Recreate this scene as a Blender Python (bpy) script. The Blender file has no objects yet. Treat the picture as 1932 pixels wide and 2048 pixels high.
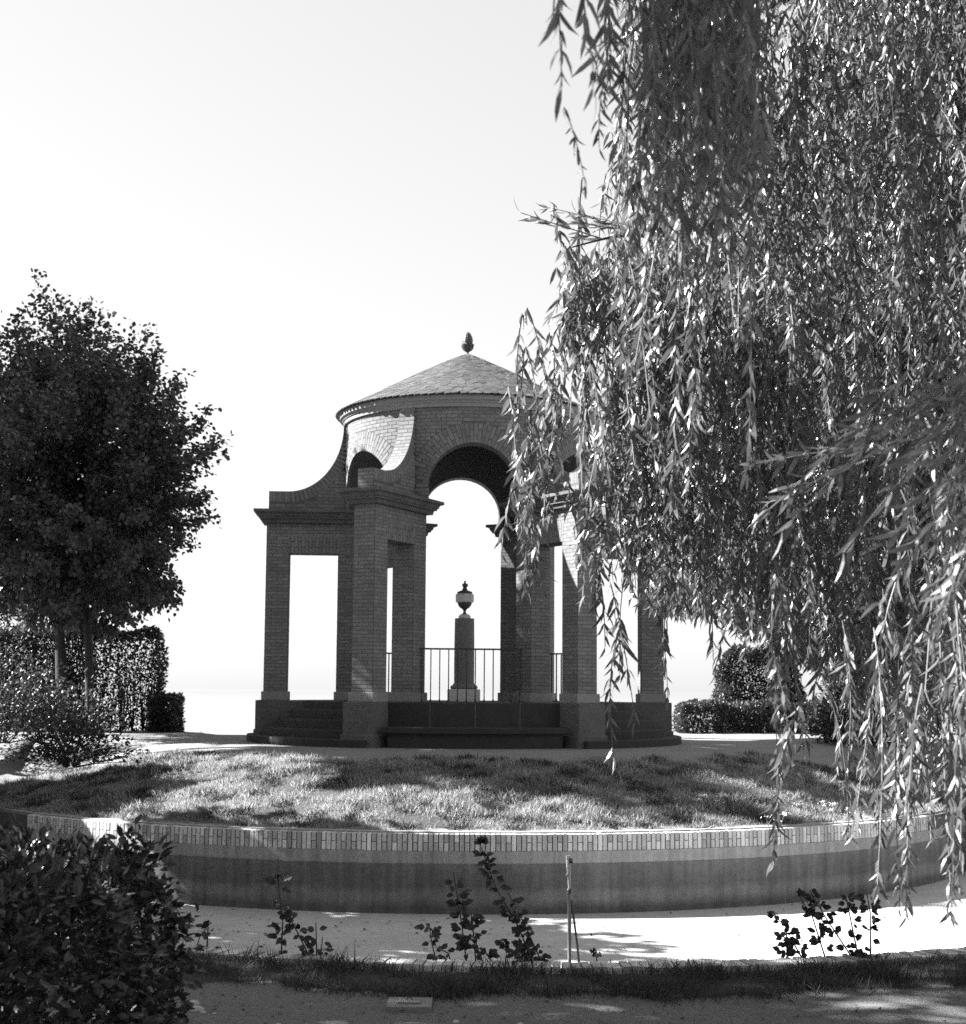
import bpy, math, random
import numpy as np
from mathutils import Vector, Matrix

random.seed(7); rng = np.random.default_rng(7)
PI = math.pi; R = math.radians
scene = bpy.context.scene
COL = scene.collection

# ------------------------------------------------------------------ camera
EYE = 1.12; TILT = R(5.5); ROLL = R(0.4); FPX = 2900.0; PY = 1380 - FPX * math.tan(TILT)   # PY: principal point (rising front)
cam_d = bpy.data.cameras.new('camera'); cam = bpy.data.objects.new('camera', cam_d); COL.objects.link(cam)
cam_d.sensor_fit = 'HORIZONTAL'; cam_d.sensor_width = 36; cam_d.lens = 36 * FPX / 1932
cam_d.shift_y = (PY - 1024) / 1932; cam_d.clip_start = 0.1; cam_d.clip_end = 60000
cam.matrix_world = Matrix.Translation((0, 0, EYE)) @ Matrix.Rotation(PI / 2 + TILT, 4, 'X') @ Matrix.Rotation(ROLL, 4, 'Z')
cam_d.dof.use_dof = True; cam_d.dof.focus_distance = 12.0; cam_d.dof.aperture_fstop = 5.6
scene.camera = cam

# ------------------------------------------------------------------ world, sun, exposure
SUN_AZ = R(167); SUN_EL = R(36)
S = Vector((math.cos(SUN_AZ) * math.cos(SUN_EL), math.sin(SUN_AZ) * math.cos(SUN_EL), math.sin(SUN_EL)))
w = bpy.data.worlds.new('World'); scene.world = w; w.use_nodes = True
nt = w.node_tree; nt.nodes.clear()
sky = nt.nodes.new('ShaderNodeTexSky'); sky.sky_type = 'NISHITA'; sky.sun_disc = False
sky.sun_elevation = SUN_EL; sky.sun_rotation = math.atan2(S.x, S.y)
sky.dust_density = 0.3; sky.air_density = 2.2; sky.ozone_density = 1.0
bw = nt.nodes.new('ShaderNodeRGBToBW'); bg = nt.nodes.new('ShaderNodeBackground'); wo = nt.nodes.new('ShaderNodeOutputWorld')
nt.links.new(sky.outputs[0], bw.inputs[0]); pw = nt.nodes.new('ShaderNodeMath'); pw.operation = 'POWER'; pw.inputs[1].default_value = 0.5   # thin even haze: flattens the sky
ml = nt.nodes.new('ShaderNodeMath'); ml.operation = 'MULTIPLY'; ml.inputs[1].default_value = 1.47
nt.links.new(bw.outputs[0], pw.inputs[0]); nt.links.new(pw.outputs[0], ml.inputs[0]); nt.links.new(ml.outputs[0], bg.inputs[0]); nt.links.new(bg.outputs[0], wo.inputs[0])
bg.inputs[1].default_value = 0.05
sd = bpy.data.lights.new('sun', 'SUN'); sun = bpy.data.objects.new('sun', sd); COL.objects.link(sun)
sd.energy = 5.0; sd.angle = R(0.5); sd.color = (1, 1, 1)
sun.rotation_mode = 'QUATERNION'; sun.rotation_quaternion = (-S).to_track_quat('-Z', 'Y')
scene.view_settings.view_transform = 'Standard'; scene.view_settings.look = 'None'
scene.view_settings.exposure = 2.6; scene.view_settings.gamma = 1.0
scene.render.engine = 'CYCLES'
scene.cycles.use_denoising = False
scene.cycles.max_bounces = 6; scene.cycles.diffuse_bounces = 3; scene.cycles.glossy_bounces = 2
scene.cycles.transmission_bounces = 4; scene.cycles.transparent_max_bounces = 4

# ------------------------------------------------------------------ pixel <-> place
def ray(u, v):
    dx = (u - 966) / FPX; dy = (PY - v) / FPX
    c, s = math.cos(ROLL), math.sin(ROLL)
    x = dx * c - dy * s; y = dx * s + dy * c
    return x, math.cos(TILT) - y * math.sin(TILT), math.sin(TILT) + y * math.cos(TILT)
def at(u, v, Y):
    r = ray(u, v); t = Y / r[1]
    return Vector((r[0] * t, Y, EYE + r[2] * t))
KD = 1932 / 1875
def atd(u, v, Y): return at(u * KD, v * KD, Y)

# ------------------------------------------------------------------ materials (all greys: the photograph is monochrome)
def mat(name, val, rough=0.85, var=0.25, scale=6.0, bump=0.0, bscale=40.0, island=0.0, detail=6, spec=0.3, big=0.0, bigscale=0.6, streak=0.0):
    m = bpy.data.materials.new(name); m.use_nodes = True
    n = m.node_tree; L = n.links; bs = n.nodes['Principled BSDF']
    bs.inputs['Roughness'].default_value = rough; bs.inputs['Specular IOR Level'].default_value = spec
    tc = n.nodes.new('ShaderNodeTexCoord')
    def noise(sc, det=detail):
        t = n.nodes.new('ShaderNodeTexNoise'); t.inputs['Scale'].default_value = sc; t.inputs['Detail'].default_value = det
        t.inputs['Roughness'].default_value = 0.65
        L.new(geo.outputs['Position'], t.inputs['Vector']); return t.outputs[0]
    geo = n.nodes.new('ShaderNodeNewGeometry')
    def mth(op, a, b):
        t = n.nodes.new('ShaderNodeMath'); t.operation = op
        for i, x in enumerate((a, b)):
            if isinstance(x, (int, float)): t.inputs[i].default_value = x
            else: L.new(x, t.inputs[i])
        return t.outputs[0]
    f = mth('ADD', mth('MULTIPLY', mth('SUBTRACT', noise(scale), 0.5), var * 2.4), 1.0)
    if big: f = mth('MULTIPLY', f, mth('ADD', mth('MULTIPLY', mth('SUBTRACT', noise(bigscale, 4), 0.5), big * 2.4), 1.0))
    if island:
        oi = n.nodes.new('ShaderNodeObjectInfo')
        r = mth('FRACT', mth('ADD', geo.outputs['Random Per Island'], oi.outputs['Random']), 0)
        f = mth('MULTIPLY', f, mth('ADD', mth('MULTIPLY', mth('SUBTRACT', r, 0.5), island * 2), 1.0))
    if streak:      # run-off stains drawn out downwards
        mp = n.nodes.new('ShaderNodeMapping'); mp.inputs['Scale'].default_value = (9, 9, .7); L.new(geo.outputs['Position'], mp.inputs[0])
        t = n.nodes.new('ShaderNodeTexNoise'); t.inputs['Scale'].default_value = 1.0; t.inputs['Detail'].default_value = 5; L.new(mp.outputs[0], t.inputs['Vector'])
        f = mth('MULTIPLY', f, mth('ADD', mth('MULTIPLY', mth('SUBTRACT', t.outputs[0], 0.5), streak * 2.6), 1.0))
    v = mth('MAXIMUM', mth('MULTIPLY', f, val), 0.004)
    L.new(v, bs.inputs['Base Color'])
    if bump:
        b = n.nodes.new('ShaderNodeBump'); b.inputs['Strength'].default_value = bump; b.inputs['Distance'].default_value = 0.02
        L.new(noise(bscale, 8), b.inputs['Height']); L.new(b.outputs[0], bs.inputs['Normal'])
    m['v'] = val
    return m
def leafmat(name, val, trans=0.35, rough=0.42, island=0.35, spec=0.5):
    m = mat(name, val, rough=rough, var=0.15, scale=3.0, island=island, spec=spec, detail=2)
    n = m.node_tree; L = n.links; bs = n.nodes['Principled BSDF']; out = n.nodes['Material Output']
    col = bs.inputs['Base Color'].links[0].from_socket
    tr = n.nodes.new('ShaderNodeBsdfTranslucent'); mx = n.nodes.new('ShaderNodeMixShader'); mx.inputs[0].default_value = trans
    g = n.nodes.new('ShaderNodeMath'); g.operation = 'MULTIPLY'; g.inputs[1].default_value = 1.5
    L.new(col, g.inputs[0]); L.new(g.outputs[0], tr.inputs[0])
    L.new(bs.outputs[0], mx.inputs[1]); L.new(tr.outputs[0], mx.inputs[2]); L.new(mx.outputs[0], out.inputs['Surface'])
    return m
M = dict(
    brick=mat('brick_fired', 0.15, 0.9, 0.22, 9, 0.015, 60, island=0.16, big=0.22, bigscale=0.9),
    mortar=mat('mortar_dark', 0.085, 0.95, 0.2, 12),
    soffit=mat('brick_soffit', 0.10, 0.95, 0.3, 9, 0.3, 30),
    stone=mat('dressed_stone', 0.2, 0.85, 0.2, 14, 0.25, 50, big=0.25, bigscale=1.6),
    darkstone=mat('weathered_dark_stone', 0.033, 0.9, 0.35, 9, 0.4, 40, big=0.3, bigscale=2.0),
    rough=mat('rough_hewn_stone', 0.1, 0.95, 0.3, 22, 1.0, 26, big=0.3, bigscale=2.2),
    cornice=mat('weathered_cornice_stone', 0.09, 0.9, 0.45, 7, 0.35, 40, big=0.4, bigscale=1.5),
    eave=mat('eave_cornice_stone', 0.22, 0.85, 0.15, 9, 0.2, 40),
    slate=mat('slate_roofing', 0.05, 0.6, 0.2, 16, 0.3, 50, island=0.4, spec=0.4),
    bronze=mat('dark_bronze', 0.05, 0.5, 0.3, 20, spec=0.5),
    iron=mat('black_painted_iron', 0.02, 0.5, 0.2, 20, spec=0.5),
    urn=mat('urn_dark_stone', 0.06, 0.6, 0.2, 20),
    shaft=mat('column_shaft_granite', 0.13, 0.8, 0.2, 30, 0.2, 60),
    gravel=mat('terrace_gravel', 0.17, 0.95, 0.45, 26, 0.8, 60, big=0.25, bigscale=0.8),
    pale=mat('pale_marble', 0.45, 0.7, 0.12, 14, 0.1, 50),
    deadleaf=leafmat('dead_leaf', 0.06, 0.1, 0.7, 0.4, 0.2),
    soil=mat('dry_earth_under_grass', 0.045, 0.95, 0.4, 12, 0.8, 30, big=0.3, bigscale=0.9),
    path=mat('sandy_path', 0.135, 0.95, 0.55, 22, 1.0, 45, big=0.2, bigscale=1.2),
    pool=mat('pool_floor_cement', 0.36, 0.9, 0.25, 9, 0.4, 30, big=0.22, bigscale=0.9),
    band=mat('cement_render_band', 0.26, 0.9, 0.25, 14, 0.2, 50, streak=.45),
    poolbrick=mat('pool_edge_brick', 0.45, 0.9, 0.2, 16, 0.3, 60, island=0.3, big=0.3, bigscale=1.4, streak=.5),
    pipe=mat('galvanised_pipe', 0.05, 0.55, 0.3, 30, spec=0.5),
    palehead=mat('pale_nozzle', 0.28, 0.9, 0.3, 50, 0.5, 80),  # paler, rougher tone for the head and lever of the pipe
    concrete=mat('concrete_cover', 0.2, 0.9, 0.25, 30, 0.5, 70),
    pebble=mat('pale_pebble', 0.38, 0.85, 0.2, 40, 0.3, 60),
    bark=mat('tree_bark', 0.035, 0.95, 0.4, 14, 1.0, 30),
    twig=mat('willow_twig', 0.14, 0.7, 0.2, 14),
    willow=leafmat('willow_leaf', 0.105, 0.26, 0.38, 0.4, 0.7),
    linden=leafmat('linden_leaf', 0.058, 0.22, 0.5, 0.35, 0.35),
    hedge=leafmat('hedge_leaf', 0.04, 0.2, 0.45, 0.35, 0.4),
    laurel=leafmat('laurel_leaf', 0.034, 0.15, 0.4, 0.35, 0.5),
    rose=leafmat('rose_leaf', 0.03, 0.15, 0.45, 0.3, 0.4),
    rosebloom=leafmat('rose_petal', 0.07, 0.3, 0.6, 0.3, 0.3),
    shrub=leafmat('shrub_leaf', 0.035, 0.35, 0.5, 0.35, 0.4),
    grass=leafmat('dry_grass', 0.25, 0.4, 0.6, 0.45, 0.2),
    darkgrass=leafmat('rank_grass', 0.05, 0.3, 0.6, 0.45, 0.25),
    flower=leafmat('white_flower', 0.7, 0.3, 0.8, 0.1, 0.2),
)
# pool wall: cement with old water-line bands
def wallmat():
    m = mat('pool_wall_cement', 0.135, 0.9, 0.3, 9, 0.3, 40, big=0.3, bigscale=1.1, streak=.5)
    n = m.node_tree; L = n.links; bs = n.nodes['Principled BSDF']
    col = bs.inputs['Base Color'].links[0].from_socket
    g = n.nodes.new('ShaderNodeNewGeometry'); sp = n.nodes.new('ShaderNodeSeparateXYZ'); L.new(g.outputs['Position'], sp.inputs[0])
    ns = n.nodes.new('ShaderNodeTexNoise'); ns.inputs['Scale'].default_value = 1.5; L.new(g.outputs['Position'], ns.inputs['Vector'])
    ad = n.nodes.new('ShaderNodeMath'); ad.operation = 'MULTIPLY_ADD'; ad.inputs[1].default_value = 0.12
    L.new(ns.outputs[0], ad.inputs[0]); L.new(sp.outputs[2], ad.inputs[2])
    mr = n.nodes.new('ShaderNodeMapRange'); mr.inputs[1].default_value = -2.1; mr.inputs[2].default_value = -1.38
    L.new(ad.outputs[0], mr.inputs[0])
    cr = n.nodes.new('ShaderNodeValToRGB'); e = cr.color_ramp.elements
    e[0].position = 0; e[0].color = (.75,) * 3 + (1,); e[1].position = 1; e[1].color = (.95,) * 3 + (1,)
    for p, v in ((.12, .7), (.3, 1.25), (.42, 1.2), (.55, .78), (.8, .85)):
        x = e.new(p); x.color = (v, v, v, 1)
    L.new(mr.outputs[0], cr.inputs[0])
    mu = n.nodes.new('ShaderNodeMath'); mu.operation = 'MULTIPLY'; L.new(col, mu.inputs[0]); L.new(cr.outputs[0], mu.inputs[1])
    L.new(mu.outputs[0], bs.inputs['Base Color'])
    return m
M['wall'] = wallmat()
reflector_m = bpy.data.materials.new('sky_reflector'); reflector_m.use_nodes = True  # added far sheet, mirrors the sky so the distance reads white
b = reflector_m.node_tree.nodes['Principled BSDF']; b.inputs['Base Color'].default_value = (.2, .2, .2, 1); b.inputs['Roughness'].default_value = 0.05
b.inputs['Specular IOR Level'].default_value = 0.5

# ------------------------------------------------------------------ builders
def link_obj(name, me, parent=None, loc=None):
    o = bpy.data.objects.new(name, me); COL.objects.link(o)
    if parent is not None: o.parent = parent
    if loc is not None: o.location = loc
    return o
def tag(o, label=None, cat=None, group=None, kind=None):
    if label: o['label'] = label
    if cat: o['category'] = cat
    if group: o['group'] = group
    if kind: o['kind'] = kind
    return o
def thing(name, label, cat, loc=(0, 0, 0), group=None):
    o = bpy.data.objects.new(name, None); COL.objects.link(o); o.location = loc; o.empty_display_size = 0.2
    return tag(o, label, cat, group)
def mesh_np(name, V, loops, totals, material, smooth=False):
    me = bpy.data.meshes.new(name)
    V = np.asarray(V, np.float32).reshape(-1, 3); loops = np.asarray(loops, np.int32).ravel(); totals = np.asarray(totals, np.int32).ravel()
    me.vertices.add(len(V)); me.vertices.foreach_set('co', V.ravel())
    me.loops.add(len(loops)); me.loops.foreach_set('vertex_index', loops)
    starts = np.concatenate(([0], np.cumsum(totals)[:-1])).astype(np.int32)
    me.polygons.add(len(totals)); me.polygons.foreach_set('loop_start', starts)
    me.update(calc_edges=True)
    me.polygons.foreach_set('use_smooth', np.full(len(totals), smooth, bool))
    if material: me.materials.append(M[material] if isinstance(material, str) else material)
    me.validate()
    return me
class MB:
    """collects simple shapes into one mesh"""
    def __init__(s): s.v = []; s.f = []
    def add(s, vs, fs):
        k = len(s.v); s.v += [tuple(x) for x in vs]; s.f += [tuple(i + k for i in f) for f in fs]
    def obox(s, c, U, V, N, L, H, D):
        c = Vector(c); U = Vector(U) * L / 2; V = Vector(V) * H / 2; N = Vector(N) * D / 2
        vs = [c + U * a + V * b_ + N * d for d in (-1, 1) for b_ in (-1, 1) for a in (-1, 1)]
        s.add(vs, [(0, 2, 3, 1), (4, 5, 7, 6), (0, 1, 5, 4), (2, 6, 7, 3), (0, 4, 6, 2), (1, 3, 7, 5)])
    def box(s, x0, x1, y0, y1, z0, z1):
        s.obox(((x0 + x1) / 2, (y0 + y1) / 2, (z0 + z1) / 2), (1, 0, 0), (0, 0, 1), (0, -1, 0), x1 - x0, z1 - z0, y1 - y0)
    def tube(s, pts, rad, n=6, cap=True):
        pts = [Vector(p) for p in pts]; rings = []; k = len(s.v)
        for i, p in enumerate(pts):
            d = (pts[min(i + 1, len(pts) - 1)] - pts[max(i - 1, 0)]).normalized()
            a = d.cross(Vector((0, 0, 1)) if abs(d.z) < .9 else Vector((1, 0, 0))).normalized(); b_ = d.cross(a)
            r = rad[i] if isinstance(rad, (list, tuple)) else rad
            s.v += [tuple(p + a * math.cos(2 * PI * j / n) * r + b_ * math.sin(2 * PI * j / n) * r) for j in range(n)]
        for i in range(len(pts) - 1):
            for j in range(n):
                s.f.append((k + i * n + j, k + i * n + (j + 1) % n, k + (i + 1) * n + (j + 1) % n, k + (i + 1) * n + j))
        if cap:
            s.f.append(tuple(k + j for j in range(n))); s.f.append(tuple(k + (len(pts) - 1) * n + j for j in reversed(range(n))))
    def lathe(s, prof, n=32, c=(0, 0), fn=None, close=True):
        k = len(s.v)
        for i, (r, z) in enumerate(prof):
            for j in range(n):
                a = 2 * PI * j / n; rr = r * (fn(a, z) if fn else 1)
                s.v.append((c[0] + rr * math.cos(a), c[1] + rr * math.sin(a), z))
        for i in range(len(prof) - 1):
            for j in range(n):
                s.f.append((k + i * n + j, k + i * n + (j + 1) % n, k + (i + 1) * n + (j + 1) % n, k + (i + 1) * n + j))
        if close:
            s.f.append(tuple(k + j for j in reversed(range(n)))); s.f.append(tuple(k + (len(prof) - 1) * n + j for j in range(n)))
    def prism(s, poly, z0, z1):
        n = len(poly)
        s.add([(x, y, z0) for x, y in poly] + [(x, y, z1) for x, y in poly],
              [tuple(reversed(range(n))), tuple(range(n, 2 * n))] + [(i, (i + 1) % n, n + (i + 1) % n, n + i) for i in range(n)])
    def mesh(s, name, material, smooth=False):
        me = bpy.data.meshes.new(name); me.from_pydata(s.v, [], s.f); me.update()
        me.materials.append(M[material] if isinstance(material, str) else material)
        if smooth: me.polygons.foreach_set('use_smooth', np.ones(len(me.polygons), bool))
        return me
    def build(s, name, material, parent=None, smooth=False, bevel=0, loc=None, auto=False):
        o = link_obj(name, s.mesh(name, material, smooth), parent, loc)
        if bevel:
            m = o.modifiers.new('bevel', 'BEVEL'); m.width = bevel; m.segments = 2; m.limit_method = 'ANGLE'
        if auto:
            for e in range(1): o.data.set_sharp_from_angle(angle=R(40))
        return o
def inst(tv, tf, P, X, Y, Z, sc):
    """place a template (verts across X, along Y, normal Z) at every P; returns arrays for mesh_np"""
    tv = np.asarray(tv, float); n = len(P); k = len(tv)
    sc = np.asarray(sc, float).reshape(n, 1, -1)
    V = P[:, None, :] + (tv[None, :, 0:1] * X[:, None, :] + tv[None, :, 1:2] * Y[:, None, :] + tv[None, :, 2:3] * Z[:, None, :]) * sc
    fl = np.concatenate([np.array(f) for f in tf]); tot = np.array([len(f) for f in tf])
    loops = (fl[None, :] + (np.arange(n) * k)[:, None]).ravel(); totals = np.tile(tot, n)
    return V.reshape(-1, 3), loops, totals
def nrm(a): return a / np.maximum(np.linalg.norm(a, axis=1, keepdims=True), 1e-9)
def leaf_axes(D, up=None, jitter=0.6):
    """leaf direction D, a random-ish normal"""
    n = len(D); Y = nrm(D)
    r = rng.normal(size=(n, 3)) * jitter + (np.array([0, 0, 1.0]) if up is None else up)
    X = nrm(np.cross(Y, r)); Z = np.cross(X, Y)
    return X, Y, Z
# leaf templates: unit length
T_BROAD = ([(0, 0, 0), (-.30, .2, .04), (-.40, .5, .03), (-.22, .8, -.02), (0, 1, -.06), (.22, .8, -.02), (.40, .5, .03), (.30, .2, .04)], [(0, 1, 2, 3, 4, 5, 6, 7)])
T_OVAL = ([(0, 0, 0), (-.2, .25, .05), (-.25, .55, .05), (0, 1, -.08), (.25, .55, .05), (.2, .25, .05), (0, .45, 0)], [(0, 6, 2, 1), (0, 5, 4, 6), (6, 3, 2), (6, 4, 3)])
T_WILLOW = ([(0, 0, 0), (-.078, .3, .03), (.078, .3, .03), (-.068, .65, -.04), (.068, .65, -.04), (0, 1, -.2)], [(0, 2, 1), (1, 2, 4, 3), (3, 4, 5)])
T_BLADE = ([(-.022, 0, 0), (.022, 0, 0), (-.017, .5, .06), (.017, .5, .06), (0, 1, .25)], [(0, 1, 3, 2), (2, 3, 4)])
def leaves(name, tmpl, P, D, size, material, parent=None, up=None, jitter=0.6, kind=None):
    X, Y, Z = leaf_axes(D, up, jitter)
    V, l, t = inst(tmpl[0], tmpl[1], P, X, Y, Z, size)
    o = link_obj(name, mesh_np(name, V, l, t, material), parent)
    if kind: o['kind'] = kind
    return o

# ------------------------------------------------------------------ the ground
C = Vector((-0.38, 32.2, 0)); RFAR = 10.55
def y_far(x):
    d = RFAR ** 2 - (x - C.x) ** 2
    return C.y - math.sqrt(max(d, 0.5))
def y_near(x): return 11.38 + (x - 0.6) ** 2 / 14.8
XB = 9.8
def sst(a, b_, x):
    t = np.clip((np.asarray(x, float) - a) / (b_ - a), 0, 1); return t * t * (3 - 2 * t)
def H_back(x, y):
    rho = np.hypot(np.asarray(x) - C.x, np.asarray(y) - C.y)
    z = np.interp(rho, [0, 5.3, 6.3, 7.0, 7.6, 10.12, 10.2, 10.6], [0, 0, -.06, -.17, -.30, -.97, -.985, -.985])
    zo = -0.98 + 0.98 * sst(18, 27, y)
    wgt = np.maximum(sst(8.6, 11.5, np.abs(x)), sst(29, 33, y))
    z = z * (1 - wgt) + zo * wgt
    n = 0.03 * np.sin(1.7 * np.asarray(x) + .6) * np.sin(1.3 * np.asarray(y)) * sst(6.3, 8, rho) * (1 - sst(9.9, 10.5, rho))
    return z + n
def H_front(x, y):
    z = -1.0 + 0.45 * (1 - sst(2, 8.5, y)) + 0 * np.asarray(x)
    zo = -0.98 + 0.98 * sst(18, 27, y)
    wgt = sst(8.6, 11.5, np.abs(x))
    return z * (1 - wgt) + np.maximum(zo, z) * wgt
def y_edge(x): return np.interp(x, [-60, -7.4, -6.5, -2, 6, 60], [38.6, 38.4, 35.3, 36, 41, 42])
xs = np.concatenate((np.linspace(-70, -10.4, 24), [-9.81], np.linspace(-9.8, 9.8, 99), [9.81], np.linspace(10.4, 70, 24)))
def sheet(name, material, y0f, y1f, ny, Hf, pw=1.0, drop=False):
    V = []; 
    for x in xs:
        a, b_ = y0f(x), y1f(x)
        for j in range(ny + 1):
            t = (j / ny) ** pw; y = a + (b_ - a) * t
            V.append((x, y, float(Hf(x, y))))
        if drop:
            V.append((x, b_ + 1.2, -1.0)); V.append((x, b_ + 60, -38.0))
    m = ny + 1 + (2 if drop else 0); Q = []
    for i in range(len(xs) - 1):
        for j in range(m - 1):
            Q.append((i * m + j, (i + 1) * m + j, (i + 1) * m + j + 1, i * m + j + 1))
    me = mesh_np(name, V, np.array(Q), np.full(len(Q), 4), material, True)
    o = link_obj(name, me); o['kind'] = 'structure'; return o
def inb(x): return abs(x) <= XB
mid = lambda x: 21.0
back = sheet('terrace_ground', 'gravel', lambda x: y_far(x) + .30 if inb(x) else mid(x), y_edge, 60, H_back, drop=True)
def front_end(x): return y_near(x) - .22 if inb(x) else mid(x)
front = sheet('near_ground', 'path', lambda x: -30, front_end, 60, H_front, 0.6)
# soil / turf sheets laid over
def patch(name, material, x0, x1, nx, y0f, y1f, ny, Hf, dz):
    V = []; Q = []
    for i in range(nx + 1):
        x = x0 + (x1 - x0) * i / nx; a, b_ = y0f(x), y1f(x)
        for j in range(ny + 1):
            y = a + (b_ - a) * j / ny; V.append((x, y, float(Hf(x, y)) + (dz if 0 < j < ny else -.01)))
    for i in range(nx):
        for j in range(ny):
            Q.append((i * (ny + 1) + j, (i + 1) * (ny + 1) + j, (i + 1) * (ny + 1) + j + 1, i * (ny + 1) + j + 1))
    o = link_obj(name, mesh_np(name, V, np.array(Q), np.full(len(Q), 4), material, True)); o['kind'] = 'structure'; return o
def crest(x):  # where the turf of the bank starts
    r = 6.75 + 0.16 * math.sin(2.3 * x) + 0.1 * math.sin(5.1 * x + 1)
    d = r * r - (x - C.x) ** 2
    return C.y - math.sqrt(d) if d > 14 else C.y - math.sqrt(14) + (0.04 * (abs(x - C.x) - 5.6))
def verge_y(x): return 10.3 + .10 * np.sin(3.1 * x) + .06 * np.sin(7.7 * x + 1) + .04 * np.sin(17 * x + 2) + (x - .6) ** 2 / 15
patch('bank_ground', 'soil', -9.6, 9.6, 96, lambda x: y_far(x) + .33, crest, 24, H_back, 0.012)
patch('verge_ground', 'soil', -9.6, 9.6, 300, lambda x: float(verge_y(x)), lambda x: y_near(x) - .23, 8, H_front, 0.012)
# pool floor
ZF = -2.15
V = []; Q = []; nx = 60
for i in range(nx + 1):
    x = -XB + 2 * XB * i / nx
    V += [(x, y_near(x) - .1, ZF), (x, (y_near(x) + y_far(x)) / 2, ZF), (x, y_far(x) + .2, ZF)]
for i in range(nx):
    for j in range(2): Q.append((i * 3 + j, i * 3 + 3 + j, i * 3 + 4 + j, i * 3 + 1 + j))
o = link_obj('pool_floor', mesh_np('pool_floor', V, np.array(Q), np.full(len(Q), 4), 'pool', True)); o['kind'] = 'structure'
mb = MB(); mb.add([(-40000, -2000, -30), (40000, -2000, -30), (40000, 45000, -30), (-40000, 45000, -30)], [(0, 1, 2, 3)])  # reflecting sheet added below the terrace, out to the horizon
o = mb.build('sky_reflector', reflector_m); o['kind'] = 'structure'

# ------------------------------------------------------------------ pool walls
def arc_pts(fy, x0, x1, step):
    pts = []; x = x0
    while x < x1:
        y = fy(x); pts.append(Vector((x, y, 0)))
        dy = (fy(x + .01) - y) / .01; x += step / math.sqrt(1 + dy * dy)
    return pts
UNIT = MB(); UNIT.obox((0, 0, 0), (1, 0, 0), (0, 0, 1), (0, -1, 0), 1, 1, 1)
unit_cache = {}
def unit(material):
    if material not in unit_cache:
        me = UNIT.mesh('block_' + material, material); unit_cache[material] = me
    return unit_cache[material]
def mtx(c, U, V_, N, L, H_, D):
    U = Vector(U) * L; V_ = Vector(V_) * H_; N = -Vector(N) * D; c = Vector(c)
    return Matrix(((U.x, N.x, V_.x, c.x), (U.y, N.y, V_.y, c.y), (U.z, N.z, V_.z, c.z), (0, 0, 0, 1)))
def block(name, material, m4, parent):
    o = bpy.data.objects.new(name, unit(material)); COL.objects.link(o); o.parent = parent; o.matrix_basis = m4; return o
fw = thing('pool_wall', 'curved cement wall with upright brick edging below the grassy bank, far side of the empty pool', 'wall', (0, 0, 0))
mb = MB(); pts = arc_pts(y_far, -XB, XB, .16)
def strip(mb, pts, off, z0, z1, back_off=.3):
    fr = []; bk = []
    for i, p in enumerate(pts):
        d = (pts[min(i + 1, len(pts) - 1)] - pts[max(i - 1, 0)]).normalized(); n = Vector((d.y, -d.x, 0))
        fr.append(p + n * off); bk.append(p - n * back_off)
    k = len(mb.v); m = len(pts)
    for a, z in ((fr, z0), (fr, z1), (bk, z1), (bk, z0)): mb.v += [(q.x, q.y, z) for q in a]
    for i in range(m - 1):
        for r in range(3): mb.f.append((k + r * m + i, k + r * m + i + 1, k + (r + 1) * m + i + 1, k + (r + 1) * m + i))
strip(mb, pts, 0.03, ZF - .05, -1.425); mb.build('wall_face', 'wall', fw)
mb = MB(); strip(mb, pts, 0.018, -1.43, -1.245); mb.build('render_band', 'band', fw)
mb = MB(); strip(mb, pts, 0.0, -1.25, -1.005, .14); mb.build('mortar_bed', 'mortar', fw)
mb = MB(); strip(mb, pts, -.115, -1.06, -.975, .42); mb.build('coping', 'band', fw)
pts = arc_pts(y_far, -7.55, 7.75, .0765)
for i in range(len(pts) - 1):
    p = (pts[i] + pts[i + 1]) / 2; d = (pts[i + 1] - pts[i]).normalized(); n = Vector((d.y, -d.x, 0))
    j = random.uniform(-.004, .004); wd = .061 + random.uniform(-.003, .002)
    if i % 2 and random.random() < .93:
        block('brick', 'poolbrick', mtx(p + n * (-.052 + j) + Vector((0, 0, -1.055)), d, (0, 0, 1), n, wd, .118, .12), fw)
        block('brick', 'poolbrick', mtx(p + n * (-.052 - j) + Vector((0, 0, -1.183)), d, (0, 0, 1), n, wd, .118, .12), fw)
    else:
        block('brick', 'poolbrick', mtx(p + n * (-.052 + j) + Vector((0, 0, -1.119 + j)), d, (0, 0, 1), n, wd, .246, .12), fw)
nw = thing('pool_rim', 'low brick-on-edge rim along the near side of the empty pool', 'wall', (0, 0, 0))
pts = arc_pts(y_near, -XB, XB, .2)
mb = MB()
k = 0; fr = [(p.x, p.y - .19) for p in pts]; bk = [(p.x, p.y + .02) for p in pts]; m = len(pts)
mb.v = [(x, y, -1.3) for x, y in fr] + [(x, y, -1.004) for x, y in fr] + [(x, y, -1.004) for x, y in bk] + [(x, y, ZF - .05) for x, y in bk]
mb.f = [(r * m + i, r * m + i + 1, (r + 1) * m + i + 1, (r + 1) * m + i) for r in range(3) for i in range(m - 1)]
mb.build('mortar_bed', 'wall', nw)
pts = arc_pts(y_near, -3.6, 4.6, .074)
for i in range(len(pts) - 1):
    p = (pts[i] + pts[i + 1]) / 2; d = (pts[i + 1] - pts[i]).normalized(); n = Vector((d.y, -d.x, 0))
    a = random.uniform(-.06, .06); d2 = (d + n * a).normalized(); n2 = Vector((d2.y, -d2.x, 0))
    block('brick', 'poolbrick', mtx(p + n * .085 + Vector((0, 0, -.985 + random.uniform(-.008, .004))), d2, (0, 0, 1), n2, .062, .06, .235 + random.uniform(-.01, .01)), nw)
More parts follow.
